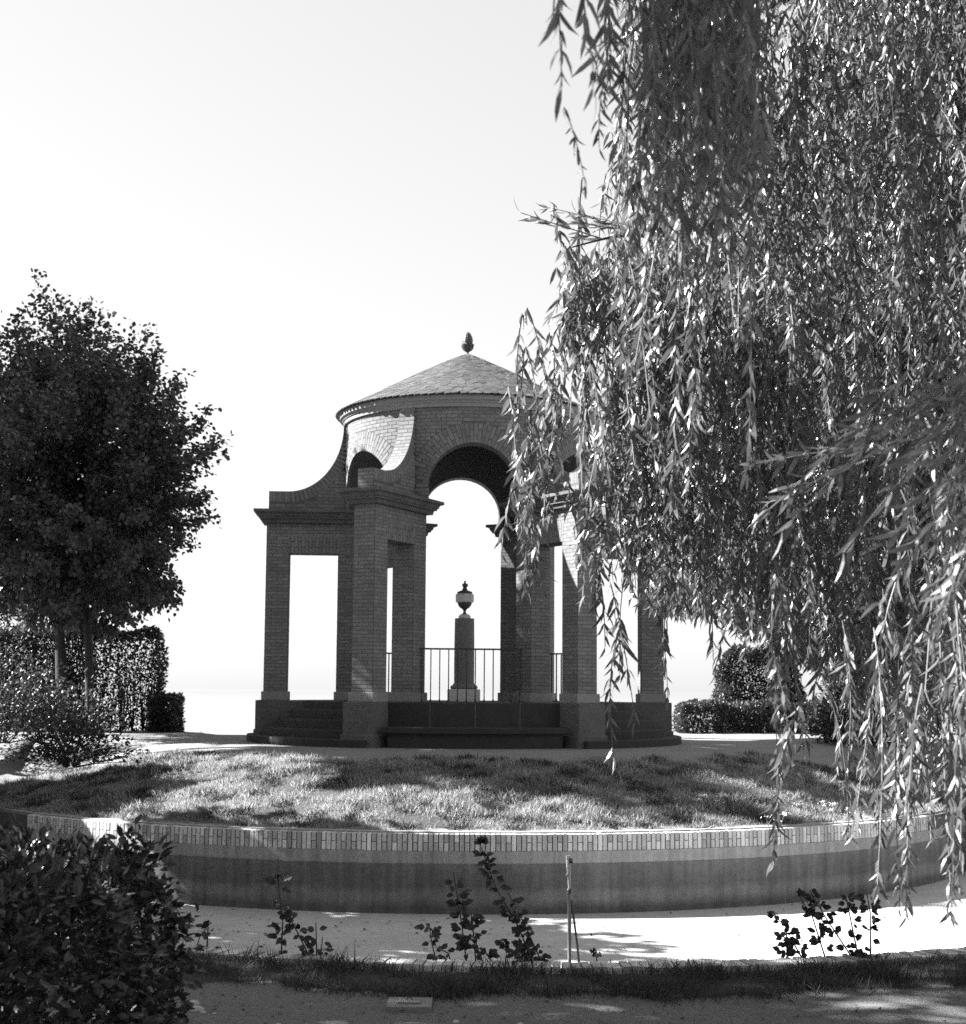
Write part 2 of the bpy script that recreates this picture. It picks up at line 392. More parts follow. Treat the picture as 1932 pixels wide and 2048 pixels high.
for sx in (-1, 1):
    mb = MB(); mb.box(sx * XB - .15, sx * XB + .15, 16.5, 27.5, ZF - .05, -.6); mb.build('end_wall', 'wall', nw)

# ------------------------------------------------------------------ the pavilion
YAW = R(3.7); T = 0.48; T2 = 0.36; RO = 4.40; RI = 2.30; OP0, OP1 = 2.83, 3.90
ZP = 0.87; ZB = 1.06; ZO = 4.08; ZC0, ZC1 = 4.745, 5.03; ZE = 6.94
RD = 2.70; RDI = 2.27; AH = 0.92; ZS = 5.27
pav = thing('pavilion', 'round brick garden pavilion with slate cone roof and arches, behind the pool', 'pavilion', C)
Zv = Vector((0, 0, 1))
def pol(a, r, z=0): return Vector((r * math.cos(a), r * math.sin(a), z))
BR = []   # bricks: (part key, centre, U, V, N, L, H, D, visible)
CH, BL, JT = 0.0752, 0.238, 0.0125
def lay(part, O, U, N, rows, vis=True, BLn=BL, z0=None, proud=.0025, depth=.06):
    """courses of bricks on a flat face: rows(z) gives the free stretches along U"""
    za, zb = z0; nrow = int(round((zb - za) / CH)); ch = (zb - za) / nrow
    for k in range(nrow):
        zc = za + (k + .5) * ch
        for (a, b_) in rows(zc):
            x = a; first = True
            cut = BLn / 2 if k % 2 else BLn
            if (b_ - a) > 1.0: cut = BLn / 2 if k % 2 else BLn * .999
            else:
                cut = (BLn if k % 2 == 0 else BLn / 2)
            while x < b_ - 0.02:
                L = min(cut, b_ - x)
                if 0 < b_ - x - L < .055: L = b_ - x
                BR.append((part, O + U * (x + L / 2) + Zv * zc + N * (proud - depth / 2 + random.uniform(-.001, .001)), U, Zv, N,
                           L - JT, ch - JT + random.uniform(-.002, .001), depth, vis))
                x += L; cut = BLn if (k % 2 == 0 or not first or (b_ - a) > 1.0) else BLn
                first = False
def vz(r):   # top edge of the scrolled buttress
    if r >= 3.95: return 5.46
    c = min(1, max(0, (3.95 - r) / 1.2)); return 6.95 - 1.49 * math.sqrt(max(0, 1 - c * c))
walls = []
for i in range(6):
    a = YAW + PI + i * PI / 3            # 0 left, 1 front-left, 2 front-right, 3 right, 4 back-right, 5 back-left
    d = pol(a, 1); s = Vector((-d.y, d.x, 0))   # s: counter-clockwise side
    part = ('pier', i)
    mb = MB()
    def rb(r0, r1, z0, z1, t):
        mb.obox(d * ((r0 + r1) / 2) + Zv * ((z0 + z1) / 2), d, Zv, s, r1 - r0, z1 - z0, t)
    rb(OP1, RO, ZP, ZC1 - .02, T); rb(RI, OP0, ZP, ZC1 - .02, T); rb(OP0 - .01, OP1 + .01, ZO, ZC1 - .021, T - .002)
    po = mb.build('pier_wall', 'mortar', pav); walls.append(po)
    vis_side = {0: (True, True), 1: (True, True), 2: (True, True), 3: (True, True), 4: (True, True), 5: (True, True)}[i]
    def side_rows(z):
        if z < ZO: return [(RI + .003, OP0 - .003), (OP1 + .003, RO - .003)]
        if z < ZO + .40: return [(RI + .003, OP0 - .035), (OP1 + .035, RO - .003)]
        return [(RI + .003, RO - .003)]
    for sg in (1, -1):
        N = s * sg
        lay(part, N * (T / 2), d, N, side_rows, True, z0=(ZB, ZC0))
        # flat arch of upright bricks over the opening
        x = OP0 - .03; n = 0; NB = 15; wv = (OP1 - OP0 + .06) / NB
        for q in range(NB):
            xc = x + (q + .5) * wv; tilt = (xc - (OP0 + OP1) / 2) * .10
            for (za, zb) in (((ZO, ZO + .255), (ZO + .265, ZO + .39)) if q % 2 else ((ZO, ZO + .125), (ZO + .135, ZO + .39))):
                zc = (za + zb) / 2; vv = Vector(Zv + d * tilt).normalized(); uu = vv.cross(N).normalized()
                BR.append((part, N * (T / 2 - .0275) + d * (xc + tilt * (zc - ZO)) + Zv * zc, uu, vv, N, wv - .013, zb - za - .012, .06, True))
    cr = lambda z: [(-T / 2 + .003, T / 2 - .003)]
    lay(part, d * RO, s, d, cr, True, z0=(ZB, ZC0)); lay(part, d * RI, s, -d, cr, i in (4, 5), z0=(ZB, ZC0))
    lay(part, d * OP1, s, -d, cr, i in (3, 2), z0=(ZB, ZO)); lay(part, d * OP0, s, d, cr, i in (0, 1, 2), z0=(ZB, ZO))
    # base stones
    for (r0, r1) in ((RI, OP0), (OP1, RO)):
        mb = MB(); mb.obox(d * ((r0 + r1) / 2) + Zv * ((ZP + ZB) / 2), d, Zv, s, r1 - r0 + .09, ZB - ZP, T + .09)
        mb.build('base_stone', 'stone', pav, bevel=.012)
    # moulded cornice round the pier
    prof = [(.0, ZC0), (.10, ZC0), (.12, ZC0 + .085), (.165, ZC0 + .09), (.165, ZC0 + .125), (.19, ZC0 + .135), (.21, ZC0 + .20), (.275, ZC0 + .225), (.275, ZC1 + .002)]
    mb = MB(); k = 0
    for (o_, z) in prof:
        for (r, t) in ((RI - o_, -1), (RO + o_, -1), (RO + o_, 1), (RI - o_, 1)): mb.v.append(tuple(d * r + s * (t * (T / 2 + o_)) + Zv * z))
    for q in range(len(prof) - 1):
        for c_ in range(4): mb.f.append((q * 4 + c_, q * 4 + (c_ + 1) % 4, q * 4 + 4 + (c_ + 1) % 4, q * 4 + 4 + c_))
    mb.f.append((3, 2, 1, 0)); q = (len(prof) - 1) * 4; mb.f.append((q, q + 1, q + 2, q + 3))
    mb.build('cornice', 'cornice', pav, bevel=.006)
    # scrolled buttress above the cornice
    rr = [2.6, 2.752] + [3.95 - 1.2 * math.cos(R(x)) for x in range(4, 91, 4)] + [4.37]
    zz = [7.0, 6.95] + [6.95 - 1.49 * math.sin(R(x)) for x in range(4, 91, 4)] + [5.46]
    mb = MB(); n = len(rr)
    for sg in (-1, 1):
        for r, z in zip(rr, zz): mb.v += [tuple(d * r + s * (sg * T2 / 2) + Zv * (ZC1 - .01)), tuple(d * r + s * (sg * T2 / 2) + Zv * z)]
    for q in range(n - 1):
        mb.f.append((2 * q, 2 * q + 1, 2 * q + 3, 2 * q + 2)); k = 2 * n
        mb.f.append((k + 2 * q, k + 2 * q + 2, k + 2 * q + 3, k + 2 * q + 1)); mb.f.append((2 * q + 1, k + 2 * q + 1, k + 2 * q + 3, 2 * q + 3))
    mb.f.append((2 * n - 2, 2 * n - 1, 4 * n - 1, 4 * n - 2))
    vo = mb.build('scroll_buttress', 'mortar', pav)
    part = ('scroll', i); walls.append(vo)
    def srows(z):
        if z < 5.46 - .0: return [(RD + .0, 4.367)] if z < 5.20 else [(RD, 3.3 if z > 5.25 else 3.6)]
        c = (6.95 - z) / 1.49
        if c < 0: return []
        r = 3.95 - 1.2 * math.sqrt(max(0, 1 - c * c)) - .25
        return [(RD, r)] if r > RD + .1 else []
    for sg in (1, -1):
        N = s * sg
        lay(part, N * (T2 / 2), d, N, srows, True, z0=(ZC1, 6.76))
        # radial bricks along the hollow edge
        arc = 0; th = 4.0
        pr = [(3.95 - 1.2 * math.cos(R(x)), 6.95 - 1.49 * math.sin(R(x)), x) for x in np.arange(2, 90.01, .5)]
        last = None
        for (r, z, x) in pr:
            if last is None or math.hypot(r - last[0], z - last[1]) >= .078:
                nx_, nz_ = 1.49 * math.cos(R(x)), 1.2 * math.sin(R(x)); l = math.hypot(nx_, nz_); nv = (-nx_ / l, -nz_ / l)
                Vd = d * nv[0] + Zv * nv[1]; Ud = Vd.cross(N)
                ln = .235
                if r + nv[0] * ln < RD: ln = max(.06, (r - RD) / max(.2, -nv[0]) - .01)
                BR.append((part, d * (r + nv[0] * (ln / 2 + .006)) + Zv * (z + nv[1] * (ln / 2 + .006)) + N * (T2 / 2 - .0275), Ud, Vd, N, .064, ln, .06, True))
                last = (r, z)
        for q in range(6): BR.append((part, d * (4.0 + q * .066) + Zv * 5.34 + N * (T2 / 2 - .0275), d, Zv, N, .054, .225, .06, True))
    lay(part, d * 4.37, s, d, lambda z: [(-T2 / 2 + .003, T2 / 2 - .003)], True, z0=(ZC1, 5.46))
    last = None
    for (r, z, x) in pr:           # bricks across the hollow face itself
        if last is None or math.hypot(r - last[0], z - last[1]) >= .078:
            nx_, nz_ = 1.49 * math.cos(R(x)), 1.2 * math.sin(R(x)); l = math.hypot(nx_, nz_)
            Nn = d * (nx_ / l) + Zv * (nz_ / l); Vd = Nn.cross(s); odd = int(x * 2) % 2
            cuts = ((-T2 / 2 + .003, .055), (.055, T2 / 2 - .003)) if odd else ((-T2 / 2 + .003, -.055), (-.055, T2 / 2 - .003))
            for (c0, c1) in cuts:
                BR.append((part, d * r + Zv * z + s * ((c0 + c1) / 2) - Nn * .025, s, Vd, Nn, c1 - c0 - .012, .065, .055, True))
            last = (r, z)
    # strip of brick above the scroll, up to the eaves
# drum: six bays, each pierced by an arch
drum = None; mb = MB()
AR = 24
for i in range(6):
    a0 = YAW + PI + i * PI / 3 + PI / 6
    thA_o = math.asin(AH / RD); thA_i = math.asin(AH / RDI)
    ss = [-1.0] + [q / 8 - 1 for q in range(1, 1)]
    cols = []   # (outer az, inner az, z bottom)
    for q in range(5): f_ = q / 4; cols.append((-PI / 6 + (PI / 6 - thA_o) * f_, -PI / 6 + (PI / 6 - thA_i) * f_, ZC1 - .01))
    for q in range(AR + 1):
        l = AH * -math.cos(PI * q / AR); cols.append((math.asin(l / RD), math.asin(l / RDI), ZS + math.sqrt(max(0, AH * AH - l * l))))
    for q in range(5): f_ = q / 4; cols.append((thA_o + (PI / 6 - thA_o) * f_, thA_i + (PI / 6 - thA_i) * f_, ZC1 - .01))
    k = len(mb.v)
    for (ao, ai, zb) in cols:
        mb.v += [tuple(pol(a0 + ao, RD - .0015, zb)), tuple(pol(a0 + ao, RD - .0015, ZE + .02)), tuple(pol(a0 + ai, RDI, zb)), tuple(pol(a0 + ai, RDI, ZE + .02))]
    for q in range(len(cols) - 1):
        p = k + 4 * q
        mb.f += [(p, p + 4, p + 5, p + 1), (p + 2, p + 3, p + 7, p + 6), (p, p + 2, p + 6, p + 4)]
    # courses on the drum
    part = ('drum', 0); nrow = int(round((ZE - ZC1) / CH)); ch = (ZE - ZC1) / nrow
    al0 = math.asin(T2 / 2 / RD); REX = AH + .43
    for kk in range(nrow):
        zc = ZC1 + (kk + .5) * ch; span = PI / 6 - al0; nb = 11
        st = 2 * span / nb
        edges = [-span] + [-span + (q + (.5 if kk % 2 else 1)) * st for q in range(nb)] + [span]
        for q in range(len(edges) - 1):
            e0, e1 = edges[q], min(edges[q + 1], span)
            if e1 - e0 < .01: continue
            l0, l1 = RD * math.sin(e0), RD * math.sin(e1)
            zz_ = zc - ZS
            lim = math.sqrt(max(0, REX * REX - zz_ * zz_)) if zz_ > 0 else REX
            if zz_ < 0: lim = AH
            if zz_ > REX: lim = 0
            for (m0, m1) in (((l0, min(l1, -lim)), (max(l0, lim), l1)) if lim > 0 else ((l0, l1),)):
                if m1 - m0 < .035: continue
                lc = (m0 + m1) / 2; az = a0 + math.asin(lc / RD); N = pol(az, 1); U = Vector((-N.y, N.x, 0))
                BR.append((part, N * (RD - .028 + random.uniform(-.001, .001)) + Zv * zc, U, Zv, N, (m1 - m0) / math.cos(az - a0) - JT, ch - JT, .06, i in (0, 1, 2)))
    # arch ring of radial bricks
    NV = 42
    for q in range(NV):
        ph = PI * (q + .5) / NV
        wv0 = PI * (AH + .2) / NV
        for (r0, r1) in (((.0, .13), (.14, .415)) if q % 2 else ((.0, .27), (.28, .415))):
            rc = AH + (r0 + r1) / 2; l = -rc * math.cos(ph); z = ZS + rc * math.sin(ph)
            if abs(l) > RD * math.sin(PI / 6 - al0) - .02: continue
            az = a0 + math.asin(l / RD); N = pol(az, 1); U = Vector((-N.y, N.x, 0))
            Vd = (U * (-math.cos(ph) / max(.5, math.cos(az - a0))) + Zv * math.sin(ph)).normalized(); Ud = Vd.cross(N)
            BR.append((part, N * (RD - .026) + Zv * z, Ud, Vd, N, PI * rc / NV - .012, r1 - r0 - .008, .06, i in (0, 1, 2)))
    # pilaster strip over each buttress
drum = mb.build('drum', 'mortar', pav)
for i in range(6):
    a = YAW + PI + i * PI / 3; d = pol(a, 1); s = Vector((-d.y, d.x, 0))
    mb = MB(); mb.obox(d * (RD + .0) + Zv * ((ZC1 + ZE) / 2), d, Zv, s, .10, ZE - ZC1, T2); po = mb.build('pilaster', 'mortar', pav)
    lay(('drum', 0), d * (RD + .05), s, d, lambda z: [(-T2 / 2 + .003, T2 / 2 - .003)] if z > 6.97 - .2 else [], True, z0=(ZC1, ZE))
# arch soffits and ceiling
mb = MB(); mb.lathe([(2.4, ZE - .03), (2.4, ZE + .05)], 48); mb.build('ceiling', 'soffit', pav)
# bricks: the 300 that show largest become parts, the rest one mass
camL = Vector((0, 0, EYE)) - C
def shown(b_):
    part, c, U, V_, N, L, H_, D, vis = b_
    if not vis: return 0
    v = camL - c; f_ = N.dot(v.normalized())
    if f_ < .12: return 0
    if part[0] != 'drum' and part[1] in (3, 4, 5): return 0
    if part == ('pier', 0) and N.dot(Vector((0, -1, 0))) < .8: return 0
    return L * H_ * f_ / v.length_squared * (2.0 if c.z > 4 or part == ('pier', 1) else 1.0)
order = sorted(range(len(BR)), key=lambda k: -shown(BR[k]))
own = set(order[:300])
owner = {}
for i in range(6): owner[('pier', i)] = walls[2 * i]; owner[('scroll', i)] = walls[2 * i + 1]
owner[('drum', 0)] = drum
for k in sorted(own):
    part, c, U, V_, N, L, H_, D, vis = BR[k]
    block('brick', 'brick', mtx(c, U, V_, N, L, H_, D), owner[part])
rest = [BR[k] for k in range(len(BR)) if k not in own]
P = np.array([b_[1][:] for b_ in rest]); U_ = np.array([np.array(b_[2]) * b_[5] for b_ in rest]); V_ = np.array([np.array(b_[3]) * b_[6] for b_ in rest]); N_ = np.array([np.array(b_[4]) * b_[7] for b_ in rest])
cube = [(a, b_, c) for c in (-.5, .5) for b_ in (-.5, .5) for a in (-.5, .5)]
Vv, l, t = inst(cube, [(0, 2, 3, 1), (4, 5, 7, 6), (0, 1, 5, 4), (2, 6, 7, 3), (0, 4, 6, 2), (1, 3, 7, 5)], P, U_, V_, N_, np.ones(len(P)))
o = link_obj('brickwork', mesh_np('brickwork', Vv, l, t, 'brick'), pav); o['kind'] = 'stuff'
print('bricks', len(BR))
# eaves cornice, roof, slates
mb = MB(); mb.lathe([(2.60, ZE - .002), (2.755, ZE - .002), (2.765, 7.005), (2.79, 7.02), (2.80, 7.05), (2.845, 7.075), (2.85, 7.165), (2.2, 7.168)], 96, close=False)
mb.build('eave_cornice', 'eave', pav, smooth=True, auto=True)
A0 = (2.885, 7.185); A1 = (.10, 8.615)
def cone(t):   # slightly swept at the foot, rounded at the top
    r = A0[0] + (A1[0] - A0[0]) * t; z = A0[1] + (A1[1] - A0[1]) * t + .06 * math.sin(PI * t) * t; return r, z
mb = MB(); mb.lathe([(2.86, 7.166)] + [(cone(q / 12)[0], cone(q / 12)[1] - .012) for q in range(13)], 72)
roof = mb.build('roof', 'slate', pav, smooth=False)
SL = []; rows = 30
for q in range(rows):
    t0 = q / rows; r0, z0 = cone(t0 - .012); r1, z1 = cone(min(1, (q + 1.55) / rows))
    n = max(7, int(2 * PI * r0 / .165)); off = (q * .37) % 1
    for j in range(n):
        a = 2 * PI * (j + off + random.uniform(-.12, .12)) / n
        SL.append((a, r0, z0, r1, z1, 2 * PI / n, random.uniform(-.012, .012)))
def slate_axes(s_):
    a, r0, z0, r1, z1, da, j = s_
    N = pol(a, 1); U = Vector((-N.y, N.x, 0)); up = (N * (r1 - r0) + Zv * (z1 - z0)); L = up.length; up.normalize(); nn = U.cross(up)
    base = N * r0 + Zv * (z0 + .008 + abs(j) * .8 + .008)
    nn2 = (nn).normalized(); up2 = (up - nn2 * .035 + U * j * 4).normalized()
    return base + nn2 * .010, U, up2, nn2, L, r0 * da, r1 / r0
tv = [(-.49, .0, 0), (-.2, -.16, 0), (.2, -.10, 0), (.49, .10, 0), (.46, 1, 0), (-.46, 1, 0)]
tv2 = [(x, y, .0) for x, y, z in tv] + [(x, y, -1) for x, y, z in tv]
tf = [(0, 1, 2, 3, 4, 5), (11, 10, 9, 8, 7, 6)] + [(i, 6 + i, 6 + (i + 1) % 6, (i + 1) % 6) for i in range(6)]
slm = bpy.data.meshes.new('slate'); slm.from_pydata(tv2, [], tf); slm.materials.append(M['slate'])
recs = [slate_axes(s_) for s_ in SL]
def sshow(r_):
    b_, U, up, nn, L, wd, tp = r_; v = camL - b_; return max(0, nn.dot(v.normalized())) * L * wd
so = sorted(range(len(recs)), key=lambda k: -sshow(recs[k])); sown = set(so[:300])
PP = []; XX = []; YY = []; ZZ = []
for k, (b_, U, up, nn, L, wd, tp) in enumerate(recs):
    if k in sown:
        o = bpy.data.objects.new('slate', slm); COL.objects.link(o); o.parent = roof
        X = U * wd; Y = up * L; Z = nn * .024
        o.matrix_basis = Matrix(((X.x, Y.x, Z.x, b_.x), (X.y, Y.y, Z.y, b_.y), (X.z, Y.z, Z.z, b_.z), (0, 0, 0, 1)))
    else: PP.append(b_[:]); XX.append((U * wd)[:]); YY.append((up * L)[:]); ZZ.append((nn * .024)[:])
Vv, l, t = inst(tv2, tf, np.array(PP), np.array(XX), np.array(YY), np.array(ZZ), np.ones(len(PP)))
o = link_obj('slating', mesh_np('slating', Vv, l, t, 'slate'), roof); o['kind'] = 'stuff'
mb = MB(); mb.lathe([(.17, 8.555), (.15, 8.60), (.06, 8.635)], 24); mb.build('roof_cap', 'stone', roof)
# pine-cone finial
fin = None
mb = MB(); mb.lathe([(.085, 8.62), (.085, 8.655), (.03, 8.675), (.022, 8.70), (.035, 8.72), (.085, 8.755), (.115, 8.80), (.125, 8.86), (.14, 8.895), (.11, 8.90), (.09, 8.93)], 24, fn=lambda a, z: 1 + (.12 * math.cos(8 * a) if .0 + 8.73 < z < 8.92 else 0))
fin = mb.build('finial', 'bronze', pav, smooth=True)
mb = MB(); prof = [(.112 * math.sin(math.acos(min(1, max(-1, (z - 8.93) / .25))) ) * (.92 if z < 8.95 else 1) + .002, z) for z in np.linspace(8.895, 9.178, 22)]
mb.lathe(prof, 40, fn=lambda a, z: 1 + .13 * math.cos(6 * a + z * 75) * math.cos(6 * a - z * 75))
mb.build('pine_cone', 'bronze', fin, smooth=True)
for q in range(8):
    a = 2 * PI * q / 8; d = pol(a, 1); s = Vector((-d.y, d.x, 0))
    mb = MB(); p0 = d * .11 + Zv * 8.80
    mb.add([p0 - s * .035, p0 + s * .035, d * .135 + Zv * 8.87 + s * .04, d * .17 + Zv * 8.905, d * .135 + Zv * 8.87 - s * .04, d * .12 + Zv * 8.87], [(0, 1, 2, 4), (4, 2, 3), (0, 4, 5), (1, 5, 2), (4, 3, 5), (2, 5, 3)])
    mb.build('cup_leaf', 'bronze', fin)
# podium
def sector(mb, a0, a1, r0, r1, z0, z1, n=14):
    k = len(mb.v)
    for q in range(n + 1):
        a = a0 + (a1 - a0) * q / n
        for (r, z) in ((r0, z0), (r1, z0), (r1, z1), (r0, z1)): mb.v.append(tuple(pol(a, r, z)))
    for q in range(n):
        for c_ in range(4): mb.f.append((k + 4 * q + c_, k + 4 * q + 4 + c_, k + 4 * q + 4 + (c_ + 1) % 4, k + 4 * q + (c_ + 1) % 4))
    mb.f.append((k, k + 1, k + 2, k + 3)); e = k + 4 * n; mb.f.append((e + 3, e + 2, e + 1, e))
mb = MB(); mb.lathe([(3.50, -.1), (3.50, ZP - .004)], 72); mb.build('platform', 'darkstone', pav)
for i in range(6):
    a = YAW + PI + i * PI / 3; d = pol(a, 1); s = Vector((-d.y, d.x, 0))
    mb = MB(); mb.obox(d * 3.28 + Zv * (ZP / 2 - .05), d, Zv, s, 2.56, ZP + .1 - .001, .66)
    po = mb.build('plinth', 'rough', pav, bevel=.015)
    mb = MB(); mb.obox(d * 3.31 + Zv * .10, d, Zv, s, 2.56, .30, .72); mb.build('footing', 'rough', pav, bevel=.02)
    ab = a + PI / 6; h = PI / 6
    if i % 2 == 0:     # steps
        for (r, z0, z1, ex) in ((4.74, -.1, .15, .05), (4.42, .10, .32, -.066), (4.10, .28, .51, -.075), (3.80, .47, .70, -.08)):
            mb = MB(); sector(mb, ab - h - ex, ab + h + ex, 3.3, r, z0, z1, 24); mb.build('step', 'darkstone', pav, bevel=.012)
    else:              # parapet slabs, bench, railing
        half = h - .075; n = 4
        for q in range(n):
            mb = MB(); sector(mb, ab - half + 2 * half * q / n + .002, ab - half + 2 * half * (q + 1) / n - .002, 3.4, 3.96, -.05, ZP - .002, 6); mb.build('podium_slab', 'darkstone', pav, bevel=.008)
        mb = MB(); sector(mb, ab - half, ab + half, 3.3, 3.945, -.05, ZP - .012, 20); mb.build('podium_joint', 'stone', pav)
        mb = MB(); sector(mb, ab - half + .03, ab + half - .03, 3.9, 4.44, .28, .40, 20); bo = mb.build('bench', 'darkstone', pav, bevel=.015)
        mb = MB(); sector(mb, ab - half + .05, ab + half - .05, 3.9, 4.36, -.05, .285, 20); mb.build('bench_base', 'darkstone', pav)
        dl = pol(a, 1); dr = pol(a + PI / 3, 1); sl = Vector((-dl.y, dl.x, 0)); sr = Vector((-dr.y, dr.x, 0))
        p0 = dl * 2.55 + sl * (T / 2 - .03); p1 = dr * 2.55 - sr * (T / 2 - .03); u = (p1 - p0).normalized(); L = (p1 - p0).length; nn = u.cross(Zv)
        mb = MB(); mb.obox((p0 + p1) / 2 + Zv * 1.955, u, Zv, nn, L, .035, .05); rl = mb.build('railing', 'iron', pav)
        for q in range(12):
            p = p0 + u * (.085 + q * (L - .17) / 11)
            mb = MB(); mb.obox(p + Zv * 1.40, u, Zv, nn, .022, 1.08, .022); mb.obox(p + Zv * .90, u, Zv, nn, .034, .06, .034); mb.build('baluster', 'iron', rl)

# the column with its urn in the middle of the pavilion
col = thing('urn_column', 'stone column carrying a dark covered urn, inside the pavilion behind the railing', 'monument', C + Vector((-.02, .1, ZP - .006)))
mb = MB(); mb.box(-.36, .36, -.36, .36, 0, .262); mb.build('base_block', 'pale', col, bevel=.01)
mb = MB(); mb.lathe([(.28, .26), (.30, .28), (.305, .31), (.28, .345), (.25, .35), (.245, .375), (.225, .39)], 40); mb.build('base_moulding', 'shaft', col, smooth=True)
mb = MB(); mb.lathe([(.222, .385), (.225, .8), (.222, 1.3), (.216, 1.775), (.21, 1.785)], 48); mb.build('shaft', 'shaft', col, smooth=True, auto=True)
mb = MB(); mb.lathe([(.135, 1.78), (.135, 1.835), (.10, 1.872)], 8); mb.build('urn_base', 'pale', col)
mb = MB(); mb.lathe([(.095, 1.868), (.06, 1.885), (.035, 1.905), (.03, 1.95), (.05, 1.985), (.10, 2.015), (.14, 2.06), (.162, 2.12), (.165, 2.14)], 32); un = mb.build('urn', 'urn', col, smooth=True)
mb = MB(); mb.lathe([(.195, 2.132), (.203, 2.15), (.203, 2.30), (.195, 2.315)], 8); mb.build('octagonal_band', 'pale', un)
mb = MB(); mb.lathe([(.168, 2.312), (.17, 2.36), (.12, 2.378), (.06, 2.40), (.045, 2.45), (.035, 2.47)], 32); mb.build('lid', 'urn', un, smooth=True)
mb = MB(); mb.lathe([(.032, 2.46), (.055, 2.485), (.062, 2.51), (.05, 2.535), (.02, 2.55), (.016, 2.565), (.024, 2.58), (.015, 2.60), (.004, 2.605)], 20, fn=lambda a, z: 1 + .25 * math.cos(5 * a)); mb.build('flame_knob', 'urn', un, smooth=True)

col.scale = (1, 1, 1.03)

# ------------------------------------------------------------------ broadleaf trees
def bez(p0, p1, p2, n):
    return [p0 * (1 - t) ** 2 + p1 * 2 * t * (1 - t) + p2 * t * t for t in [i / n for i in range(n + 1)]]
def broad_tree(name, label, base, crown_c, rad, nclu, nleaf, size, trunk_r, group, material='linden', flat=.0, seed=1, fork=None, fluff=1.0):
    r_ = random.Random(seed); g = np.random.default_rng(seed)
    base = Vector(base); cc = Vector(crown_c) - base
    t = thing(name, label, 'tree', base, group)
    top = cc + Vector((0, 0, rad[2] * .75))
    fk = Vector((cc.x * .5 + r_.uniform(-.1, .1), cc.y * .5, (fork if fork else max(1.2, cc.z - rad[2] * .9))))
    mb = MB(); tp = bez(Vector((0, 0, -.15)), fk * .6 + Vector((.05, 0, 0)), fk, 6) + bez(fk, (fk + top) / 2 + Vector((r_.uniform(-.3, .3), r_.uniform(-.3, .3), 0)), top, 8)[1:]
    mb.tube(tp, [trunk_r * (1.25 if i == 0 else 1) * (1 - .9 * i / (len(tp) - 1)) + .012 for i in range(len(tp))], 10)
    tr = mb.build('trunk', 'bark', t, smooth=True)
    # cluster centres, thick near the shell
    dirs = nrm(g.normal(size=(nclu, 3))); rr = g.uniform(.12, 1, nclu) ** .42
    wob = 1 + .16 * np.sin(dirs[:, 0] * 5 + seed) * np.sin(dirs[:, 2] * 6 + seed * 2) + .10 * np.sin(dirs[:, 1] * 9 + 3)
    cen = dirs * (rr * wob)[:, None] * np.array(rad); cen[:, 2] -= flat * (cen[:, 2] < 0) * cen[:, 2] * .35
    cen += np.array(cc)
    # limbs
    pick = r_.sample(range(nclu), min(nclu, 34))
    for k in pick[:14]:
        e = Vector(cen[k]); h = max(fk.z * .9, min(top.z * .9, e.z - .55 * (e - Vector((cc.x, cc.y, e.z))).length))
        st = min(tp, key=lambda q: abs(q.z - h)); mp = (st + e) / 2 + Vector((0, 0, .25))
        mb = MB(); L = bez(st, mp, e, 6); r0 = trunk_r * .33
        mb.tube(L, [r0 * (1 - .85 * i / 6) for i in range(7)], 6)
        for k2 in r_.sample(range(nclu), min(nclu, 160)):
            e2 = Vector(cen[k2])
            if (e2 - e).length < 1.0:
                mb.tube(bez(L[3], (L[4] + e2) / 2, e2, 3), [r0 * .35, r0 * .25, r0 * .16, .006], 4)
        mb.build('limb', 'bark', t, smooth=True)
    # leaves
    out = nrm(cen - np.array(cc)); per = nleaf // nclu
    ci = np.repeat(np.arange(nclu), per); n = len(ci)
    loc = g.normal(size=(n, 3)) * np.array([.115, .115, .085]) * (np.mean(rad) / 3.2) * fluff
    along = np.minimum(1.7, np.abs(g.normal(size=(n, 1)))) * .42 * (np.mean(rad) / 3.2)
    tw = out + np.array([0, 0, .42]) + g.normal(size=(nclu, 3)) * .22
    P = cen[ci] + loc * (1.3 - .5 * np.clip(along, 0, 1)) + tw[ci] * (along - .3)
    D = out[ci] * .7 + g.normal(size=(n, 3)) * .6 + np.array([0, 0, -.55])
    leaves('crown', T_BROAD, P, D, g.uniform(.65, 1.15, n) * size, material, t, jitter=.55)
    return t
GT = 'broadleaf trees on the left of the pavilion'
broad_tree('linden_tree', 'slender dark tree with straight trunk, nearest the pavilion on its left', (-8.92, 33.3, 0), (-9.2, 33.3, 5.25), (2.7, 2.6, 3.8), 440, 50000, .12, .10, GT, seed=3, flat=.55, fork=3.0)
broad_tree('linden_tree', 'tallest dark tree at the left edge, rising over the clipped hedge', (-10.5, 36.6, 0), (-10.75, 36.6, 6.2), (2.9, 2.8, 4.4), 460, 54000, .13, .17, GT, seed=8, flat=.8, fork=2.6)

